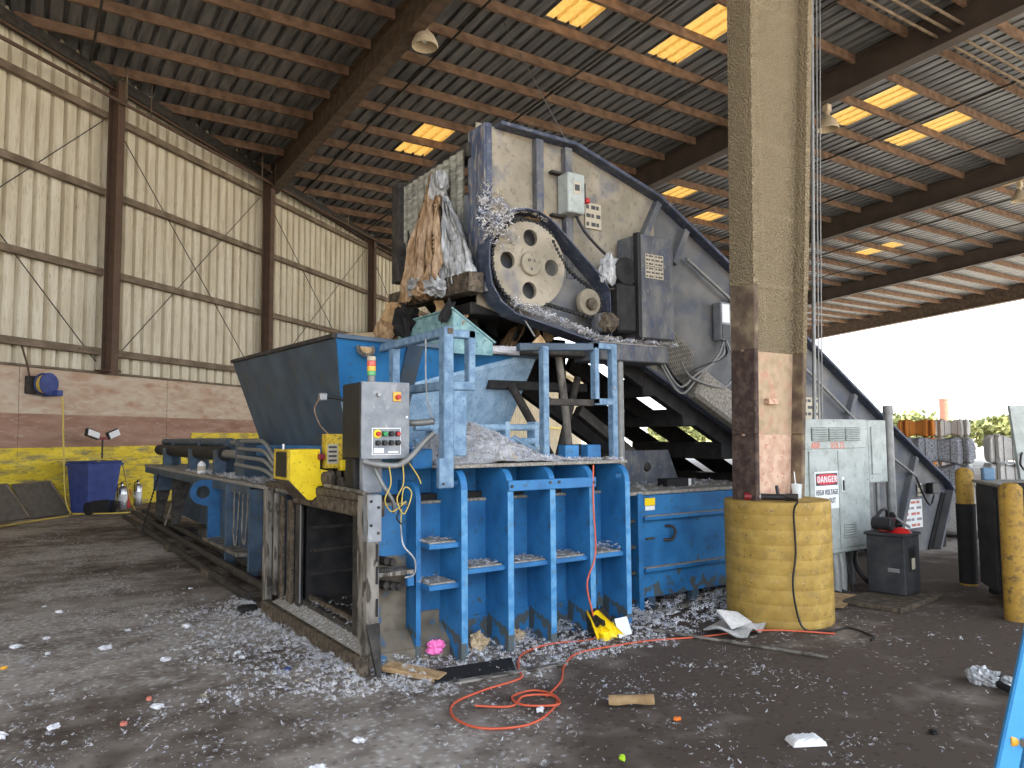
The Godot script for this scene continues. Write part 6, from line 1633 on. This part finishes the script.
# ------------------------------------------------------------------ single things on the floor
func floor_things() -> void:
	var t := thing("extension_cord", "orange extension cord coiled on the floor before the ribbed wall", "cord", Vector3(2.6, 0, -3.7))
	var pts := [Vector3(3.715, 1.28, -4.5), Vector3(3.70, 1.0, -4.49), Vector3(3.715, 0.62, -4.49), Vector3(3.63, 0.4, -4.49), Vector3(3.68, 0.15, -4.48), Vector3(3.66, 0.012, -4.44), Vector3(3.3, 0.012, -4.5), Vector3(2.98, 0.012, -4.4), Vector3(2.78, 0.012, -4.15), Vector3(2.68, 0.012, -3.98), Vector3(2.38, 0.012, -3.92), Vector3(2.12, 0.012, -3.82), Vector3(2.02, 0.012, -3.62), Vector3(2.07, 0.012, -3.42), Vector3(2.28, 0.012, -3.33), Vector3(2.5, 0.012, -3.42), Vector3(2.66, 0.012, -3.58), Vector3(2.62, 0.014, -3.74), Vector3(2.45, 0.016, -3.72), Vector3(2.42, 0.02, -3.56), Vector3(2.58, 0.02, -3.46), Vector3(2.64, 0.02, -3.6), Vector3(2.5, 0.02, -3.68), Vector3(2.36, 0.014, -3.6), Vector3(2.2, 0.014, -3.72)]
	put(t, "cord", tube_mesh(curve(pts, 7), 0.0065, 7), M("orange_cord"))
	t = thing("extension_cord", "orange extension cord running along the floor towards the yellow drum", "cord", Vector3(3.6, 0, -4.1))
	put(t, "cord", tube_mesh(curve([Vector3(2.62, 0.014, -3.62), Vector3(2.86, 0.012, -3.8), Vector3(3.05, 0.012, -4.02), Vector3(3.3, 0.012, -4.2), Vector3(3.62, 0.012, -4.2), Vector3(3.95, 0.012, -4.15), Vector3(4.3, 0.012, -4.02), Vector3(4.62, 0.012, -3.95), Vector3(4.9, 0.02, -3.8), Vector3(5.2, 0.012, -3.5)], 7), 0.0065, 7), M("orange_cord"))
	t = thing("plank", "short tan board lying in shredded paper at the baler foot", "board", Vector3(2.17, 0.03, -4.42), 36)
	F = t.global_transform
	box(t, "board", M("cardboard"), Vector3.ZERO, Vector3(0.12, 0.03, 0.4), Vector3(5, 0, 3), 0.004)
	F = Transform3D.IDENTITY
	t = thing("cardboard_piece", "torn brown cardboard piece on the open floor", "cardboard", Vector3(2.94, 0.0, -3.26), 50)
	F = t.global_transform
	put(t, "piece", sheet(func(u: float, v: float) -> Vector3: return Vector3((u - 0.5) * (0.10 + 0.02 * sin(v * 9)), 0.02 + 0.025 * sin(u * 3) + 0.012 * v, (v - 0.5) * 0.25), 8, 10, 0.012), M("cardboard"))
	F = Transform3D.IDENTITY
	t = thing("foam_tray", "white foam tray lying upturned on the open floor", "tray", Vector3(3.28, 0, -2.39), 62)
	F = t.global_transform
	put(t, "tray", sheet(func(u: float, v: float) -> Vector3:
		var e := maxf(absf(u - 0.5), absf(v - 0.5)) * 2
		return Vector3((u - 0.5) * 0.1, 0.03 * (1.0 - pow(e, 6)) + 0.004 + 0.006 * sin(u * 30) * sin(v * 22), (v - 0.5) * 0.17), 14, 18, 0.004), M("white"))
	F = Transform3D.IDENTITY
	t = thing("paper_sack", "flattened pale paper sack on the floor beside the yellow drum", "sack", Vector3(4.65, 0, -3.98), 20)
	F = t.global_transform
	put(t, "sack", sheet(func(u: float, v: float) -> Vector3: return Vector3((u - 0.5) * 0.42, 0.02 + 0.03 * sin(u * 7 + v * 3) * sin(v * 5) + 0.02, (v - 0.5) * 0.34), 16, 14, 0.006), M("bale_white"))
	put(t, "flap", sheet(func(u: float, v: float) -> Vector3: return Vector3(0.04 + (u - 0.5) * 0.3, 0.05 + 0.13 * v * (1 - 0.5 * u), 0.02 - 0.12 * v + 0.05 * u), 10, 8, 0.005), M("bale_white"))
	F = Transform3D.IDENTITY
	t = thing("yellow_wrapper", "crumpled bright yellow plastic wrapper at the foot of the ribbed wall", "wrapper", Vector3(3.69, 0, -4.38))
	put(t, "wrapper", sheet(func(u: float, v: float) -> Vector3: return Vector3(3.62 + 0.2 * u * (1.15 - 0.75 * v), 0.01 + 0.17 * v + 0.03 * sin(u * 9), -4.36 - 0.1 * v - 0.06 * sin(u * 4)), 12, 10, 0.004), M("yellow_plain"))
	put(t, "fold", lump(Vector3(0.16, 0.1, 0.14), 0.6, 0.8, 0.3, 5, 14, 9), M("yellow_plain"), Vector3(3.74, 0.05, -4.42))
	t = thing("black_rag", "black rag behind the yellow wrapper", "rag", Vector3(3.72, 0, -4.47))
	put(t, "rag", lump(Vector3(0.18, 0.2, 0.14), 0.7, 0.7, 0.3, 6, 14, 9), M("rubber"), Vector3(3.74, 0.1, -4.49))
	t = thing("paper_sheet", "white paper sheet propped beside the yellow wrapper", "paper", Vector3(3.86, 0, -4.38))
	slab(t, "sheet", M("white"), [Vector3(3.80, 0.01, -4.33), Vector3(3.97, 0.01, -4.38), Vector3(3.99, 0.12, -4.46), Vector3(3.83, 0.13, -4.42)], 0.003)
	t = thing("pink_wrapper", "crumpled pink plastic wrapper in the shredded paper", "wrapper", Vector3(2.44, 0.05, -4.66))
	put(t, "wrapper", lump(Vector3(0.11, 0.08, 0.08), 0.8, 0.9, 0.35, 11, 16, 10), M("pink"), Vector3(2.44, 0.09, -4.64))
	for e in [[Vector3(2.80, 0.02, -4.70), 0.14, "tan crumpled paper bag between the first two tall ribs"], [Vector3(3.15, 0.02, -4.72), 0.11, "tan crumpled paper bag between the middle ribs"]]:
		t = thing("paper_bag", e[2], "bag", e[0])
		put(t, "bag", lump(Vector3(e[1], e[1] * 0.8, e[1] * 0.7), 0.8, 1.0, 0.4, int(e[1] * 77), 18, 12), M("bale_tan"), e[0] + Vector3(0, e[1] * 0.2, 0))
	t = thing("rubber_pad", "flat black rubber pad on the floor at the far door post", "pad", Vector3(1.72, 0, -6.5))
	put(t, "pad", lathe([Vector2(0, 0.07), Vector2(0.08, 0.06), Vector2(0.1, 0.0), Vector2(0, 0.0)], 18), M("rubber"), Vector3(1.76, 0.0, -6.82))
	t = thing("steel_bar", "thin grey steel bar lying on the floor towards the drum", "bar", Vector3(4.3, 0, -3.8))
	put(t, "bar", tube_mesh([Vector3(4.15, 0.02, -4.32), Vector3(4.6, 0.018, -3.16)], 0.012, 6), M("steel_worn"))
	t = thing("steel_angle", "grey steel angle lying in litter under the ejector", "bar", Vector3(5.2, 0, -5.0))
	beam(t, "angle", M("steel_worn"), Vector3(4.3, 0.03, -4.72), Vector3(5.6, 0.03, -4.78), 0.04, 0.03)
	t = thing("flat_bar", "long flat steel slat half buried in litter before the ribs", "bar", Vector3(2.6, 0, -4.1))
	beam(t, "slat", M("steel_worn"), Vector3(2.28, 0.012, -4.14), Vector3(3.1, 0.012, -4.06), 0.05, 0.016)
	t = thing("rubber_mat", "dark rubber mat scrap lying before the ribbed wall", "mat", Vector3(2.45, 0, -4.25))
	slab(t, "mat", M("rubber"), [Vector3(2.2, 0.012, -4.2), Vector3(2.75, 0.012, -4.14), Vector3(2.85, 0.02, -4.34), Vector3(2.3, 0.02, -4.4)], 0.012)
	var bits := [[Vector3(2.98, 0, -2.95), "orange", "small orange scrap on the open floor"], [Vector3(2.42, 0, -2.75), "lime", "small lime green scrap on the open floor"], [Vector3(0.72, 0, -4.9), "faded_red", "small red scrap among paper shreds on the left floor"], [Vector3(0.55, 0, -4.55), "faded_red", "small pinkish scrap among paper shreds on the left floor"], [Vector3(0.02, 0, -6.1), "amber", "small amber scrap among paper shreds on the left floor"], [Vector3(1.55, 0, -5.0), "bin_blue", "small dark blue scrap in the paper heap by the door"], [Vector3(3.9, 0, -2.1), "black", "small black scrap on the bare floor at the right"]]
	var k := 0
	for e in bits:
		t = thing("plastic_scrap", e[2], "scrap", e[0])
		put(t, "scrap", lump(Vector3(0.04, 0.018, 0.03), 0.7, 0.8, 0.4, 80 + k, 12, 8), M(e[1]), e[0] + Vector3(0, 0.012, 0), Vector3(0, 40 * k, 0))
		k += 1
	t = thing("wire_length", "thin white-ended wire lying on the near floor", "wire", Vector3(1.8, 0, -3.0))
	put(t, "wire", tube_mesh(curve([Vector3(1.35, 0.006, -3.12), Vector3(1.6, 0.006, -3.0), Vector3(1.9, 0.006, -2.86), Vector3(2.1, 0.006, -2.84)], 5), 0.004, 5), M("black"))
	# larger pale scraps, each lying by itself
	rng.seed = 99
	for i in 46:
		var p := Vector3(rng.randf_range(-2.5, 3.6), 0, rng.randf_range(-8.5, -2.0))
		if p.x > 1.6 and p.z < -4.3: p.x -= 2.2
		t = thing("paper_scrap", "crumpled white paper scrap lying loose on the floor", "paper", p, 0, "loose paper scraps on the floor")
		var s := rng.randf_range(0.03, 0.085)
		put(t, "scrap", lump(Vector3(s, s * 0.35, s * rng.randf_range(0.4, 0.9)), 0.8, 1.0, 0.4, 200 + i, 12, 7), M("paper"), p + Vector3(0, s * 0.15, 0), Vector3(0, rng.randf_range(0, 180), 0))

# ------------------------------------------------------------------ shredded paper
func shred_mesh(n: int, spread: float, sd: int) -> Mesh:
	rng.seed = sd
	var st := begin()
	for i in n:
		var c := Vector3(rng.randf_range(-1, 1), rng.randf_range(0, 0.6), rng.randf_range(-1, 1)) * spread
		var a := rng.randf() * TAU
		var d := Vector3(cos(a), rng.randf_range(-0.3, 0.5), sin(a)).normalized()
		var side := d.cross(Vector3(rng.randf_range(-0.6, 0.6), 1, rng.randf_range(-0.6, 0.6))).normalized() * 0.0035
		var l := rng.randf_range(0.022, 0.05)
		var curl := rng.randf_range(-1, 1) * 0.6
		var p := c - d * l / 2
		for k in 3:
			var q := p + d * l / 3
			quad(st, p - side, p + side, q + side, q - side, Vector3.UP)
			p = q
			d = (d + Vector3(0, curl, 0) + side.normalized() * curl * 0.5).normalized()
	return st.commit()

func scatter(called: String, label: String, mesh: Mesh, list: Array, at: Vector3) -> MultiMeshInstance3D:
	var mm := MultiMesh.new()
	mm.transform_format = MultiMesh.TRANSFORM_3D
	mm.use_colors = true
	mm.mesh = mesh
	mm.instance_count = list.size()
	for i in list.size():
		mm.set_instance_transform(i, list[i][0].translated(-at))
		mm.set_instance_color(i, list[i][1])
	var o := MultiMeshInstance3D.new()
	o.name = numbered(called)
	o.multimesh = mm
	o.material_override = M("shred")
	add_child(o)
	o.position = at
	tag(o, label, "shredded paper", "", "stuff")
	return o

func paper_tone() -> Color:
	var v := rng.randf_range(0.48, 0.85)
	var k := rng.randf()
	if k < 0.10: return Color(v * 0.8, v * 0.84, v)
	if k < 0.16: return Color(v * 0.8, v * 0.7, v * 0.52)
	if k < 0.20: return Color(v * 0.4, v * 0.38, v * 0.36)
	return Color(v, v * 0.99, v * 0.99)

func tossed(p: Vector3, s: float, flat := 1.0) -> Array:
	return [Transform3D(Basis.from_euler(Vector3(rng.randf_range(-0.3, 0.3), rng.randf() * TAU, rng.randf_range(-0.3, 0.3))) * Basis.from_scale(Vector3(s, s * flat, s)), p), paper_tone()]

func litter() -> void:
	var one := shred_mesh(2, 0.015, 1)
	var clump := shred_mesh(9, 0.028, 2)
	var nz := FastNoiseLite.new()
	nz.seed = 12
	nz.frequency = 0.55
	nz.fractal_octaves = 4
	rng.seed = 500
	# loose shreds over the floor, in drifts
	var list := []
	var bits := []
	for i in 150000:
		var p := Vector3(rng.randf_range(-5.5, 6.6), 0.003, -rng.randf_range(1.3, 15.0))
		if p.x > 1.75 and p.z < -4.5 and not (p.x > 6.4): continue
		var w := nz.get_noise_2d(p.x * 2.2, p.z * 1.6) + 0.04
		w += clampf(0.10 - 0.09 * (p.x + 0.25 * p.z), -0.2, 0.12)
		if p.z < -9: w -= 0.12
		if rng.randf() > clampf(w * 1.5 + 0.10, 0.03, 1.0): continue
		var s := rng.randf_range(0.15, 0.55)
		if w > 0.16 and rng.randf() < 0.3: bits.append(tossed(p, s * 0.75, 0.3))
		else: list.append(tossed(p, s, 0.4))
	for i in 16000:
		var p := Vector3(rng.randf_range(-1.6, 4.4), 0.003, rng.randf_range(-4.9, -1.7))
		if p.x > 1.75 and p.z < -4.5: continue
		var w := nz.get_noise_2d(p.x * 3.1 + 30, p.z * 2.4) + clampf(0.25 - 0.10 * (p.x + 0.25 * p.z), -0.12, 0.3)
		if rng.randf() > clampf(w * 1.6 + 0.12, 0.05, 1.0): continue
		if w > 0.3 and rng.randf() < 0.25: bits.append(tossed(p, rng.randf_range(0.15, 0.45), 0.3))
		else: list.append(tossed(p, rng.randf_range(0.12, 0.38), 0.4))
	scatter("shredded_paper", "thin white paper shreds strewn over the hall floor", one, list, Vector3(0, 0, -5))
	scatter("shredded_paper", "small drifts of matted white shreds on the left floor", clump, bits, Vector3(0, 0, -6))
	# heap along the open door
	list = []
	for i in 2600:
		var u := pow(rng.randf(), 3.0)
		var z := rng.randf_range(-7.3, -4.25)
		var p := Vector3(1.84 - u * (0.75 + 0.5 * nz.get_noise_1d(z * 9)), 0, z)
		if z > -4.5: p.x = rng.randf_range(1.45, 2.2)
		p.y = rng.randf() * maxf(0.0, 0.05 * (1.0 - u * 1.5) + 0.05 * nz.get_noise_2d(p.x * 5, z * 5)) + 0.004
		list.append(tossed(p, rng.randf_range(0.2, 0.55)))
	scatter("shredded_paper", "heap of white shreds along the foot of the open baler door", clump, list, Vector3(1.5, 0, -5.8))
	# heap along the rib feet
	list = []
	for i in 3000:
		var x := rng.randf_range(1.95, 4.45)
		var u := pow(rng.randf(), 2.0)
		var p := Vector3(x, 0, -4.78 + u * (0.75 + 0.3 * nz.get_noise_1d(x * 4)))
		p.y = rng.randf() * maxf(0.0, 0.07 * (1.0 - u * 1.6) + 0.06 * nz.get_noise_2d(x * 6, 3.0)) + 0.004
		list.append(tossed(p, rng.randf_range(0.2, 0.55)))
	scatter("shredded_paper", "heap of white shreds along the feet of the blue ribs", clump, list, Vector3(3.2, 0, -4.5))
	# mound on the top deck: core and loose surface
	var hgt := func(x: float, z: float) -> float:
		var a := exp(-pow((x - 3.05) / 0.42, 2) - pow((z + 5.25) / 0.42, 2))
		return 1.312 + 0.27 * a + 0.03 * nz.get_noise_2d(x * 8, z * 8) * (0.4 + a)
	var core := MeshInstance3D.new()
	core.name = numbered("shredded_paper")
	core.mesh = sheet(func(u: float, v: float) -> Vector3:
		var x := lerpf(2.5, 4.05, u)
		var z := lerpf(-5.9, -4.6, v)
		return Vector3(x - 3.2, hgt.call(x, z) - 1.312 - 0.012, z + 5.2), 50, 40, 0.004)
	core.material_override = M("paper")
	add_child(core)
	core.position = Vector3(3.2, 1.312, -5.2)
	tag(core, "packed core of the shredded paper mound on the baler deck", "shredded paper", "", "stuff")
	list = []
	for i in 3000:
		var x := rng.randf_range(2.5, 4.1)
		var z := rng.randf_range(-5.8, -4.58)
		if rng.randf() < 0.5:
			x = rng.randfn(3.05, 0.3)
			z = rng.randfn(-5.15, 0.25)
		if x < 2.48 or x > 4.1 or z > -4.57: continue
		list.append(tossed(Vector3(x, hgt.call(x, z), z), rng.randf_range(0.3, 0.8)))
	scatter("shredded_paper", "loose white shreds on the mound on the baler deck", clump, list, Vector3(3.2, 1.3, -5.2))
	# on shelves, sill and ledges
	list = []
	for e in [[2.30, 2.56, 0.79, 40], [2.30, 2.56, 0.52, 30], [2.62, 2.93, 0.60, 70], [2.99, 3.3, 0.60, 60], [3.37, 3.67, 0.60, 50], [3.73, 4.03, 0.60, 130]]:
		for i in int(e[3]): list.append(tossed(Vector3(rng.randf_range(e[0], e[1]), e[2] + 0.012 + rng.randf() * (0.05 if e[3] > 100 else 0.01), rng.randf_range(-4.8, -4.56)), rng.randf_range(0.2, 0.5), 0.6))
	scatter("shredded_paper", "white shreds lying on the shelves between the blue ribs", clump, list, Vector3(3.2, 0.6, -4.7))
	list = []
	for i in 520:
		var u := rng.randf()
		var z := rng.randf_range(-6.35, -4.7)
		list.append(tossed(Vector3(lerpf(1.89, 2.02, u), 0.145 + 0.1 * u + (0.12 * maxf(0, -6.0 - z)), z), rng.randf_range(0.15, 0.4), 0.6))
	for i in 60:
		list.append(tossed(Vector3(rng.randf_range(1.95, 2.6), 0.24, rng.randf_range(-5.9, -4.9)), rng.randf_range(0.3, 0.6)))
	scatter("shredded_paper", "white shreds lying on the sill of the open baler door", clump, list, Vector3(1.95, 0.2, -5.5))
	# caught on the drive guard and the platform
	list = []
	for i in 170: list.append(tossed(Vector3(rng.randfn(3.24, 0.06), rng.randfn(3.26, 0.1), -5.14 + rng.randf_range(-0.05, 0.08)), rng.randf_range(0.8, 1.5)))
	for i in 80:
		var a := rng.randf_range(60, 150)
		list.append(tossed(Vector3(3.58 + cos(deg_to_rad(a)) * 0.42, 2.96 + sin(deg_to_rad(a)) * 0.43, -5.15), rng.randf_range(0.5, 1.0)))
	for i in 220:
		var u := rng.randf()
		list.append(tossed(Vector3(lerpf(3.4, 4.42, u), lerpf(2.57, 2.345, u) + rng.randf() * 0.06 * (1.2 - u), -5.15 + rng.randf_range(-0.03, 0.04)), rng.randf_range(0.6, 1.1)))
	scatter("shredded_paper", "white shreds caught on the rim of the chain drive guard", clump, list, Vector3(3.7, 2.9, -5.15))
	list = []
	for i in 140: list.append(tossed(Vector3(rng.randf_range(3.35, 4.0), 2.24 + rng.randf() * 0.03, -5.53 + rng.randf_range(-0.05, 0.04)), rng.randf_range(0.5, 1.0)))
	for i in 170: list.append(tossed(Vector3(rng.randf_range(4.2, 5.2), 2.33 + rng.randf() * 0.02, rng.randf_range(-5.25, -4.99)), rng.randf_range(0.5, 1.0)))
	scatter("shredded_paper", "white shreds along the hopper edge and the platform", clump, list, Vector3(4.2, 2.3, -5.3))
	# on the ejector and ram decks, and below the ejector
	list = []
	for i in 160: list.append(tossed(Vector3(rng.randf_range(4.3, 6.3), 1.02, rng.randf_range(-6.0, -4.95)), rng.randf_range(0.3, 0.8)))
	for i in 500: list.append(tossed(Vector3(rng.randf_range(4.3, 6.2), 0.01 + rng.randf() * 0.05, rng.randf_range(-5.2, -4.2)), rng.randf_range(0.5, 1.0)))
	for i in 260: list.append(tossed(Vector3(rng.randf_range(2.15, 2.5), 1.04, rng.randf_range(-12.0, -7.0)), rng.randf_range(0.4, 1.0)))
	scatter("shredded_paper", "white shreds on the blue decks and below the ejector", clump, list, Vector3(4.5, 0.5, -6))
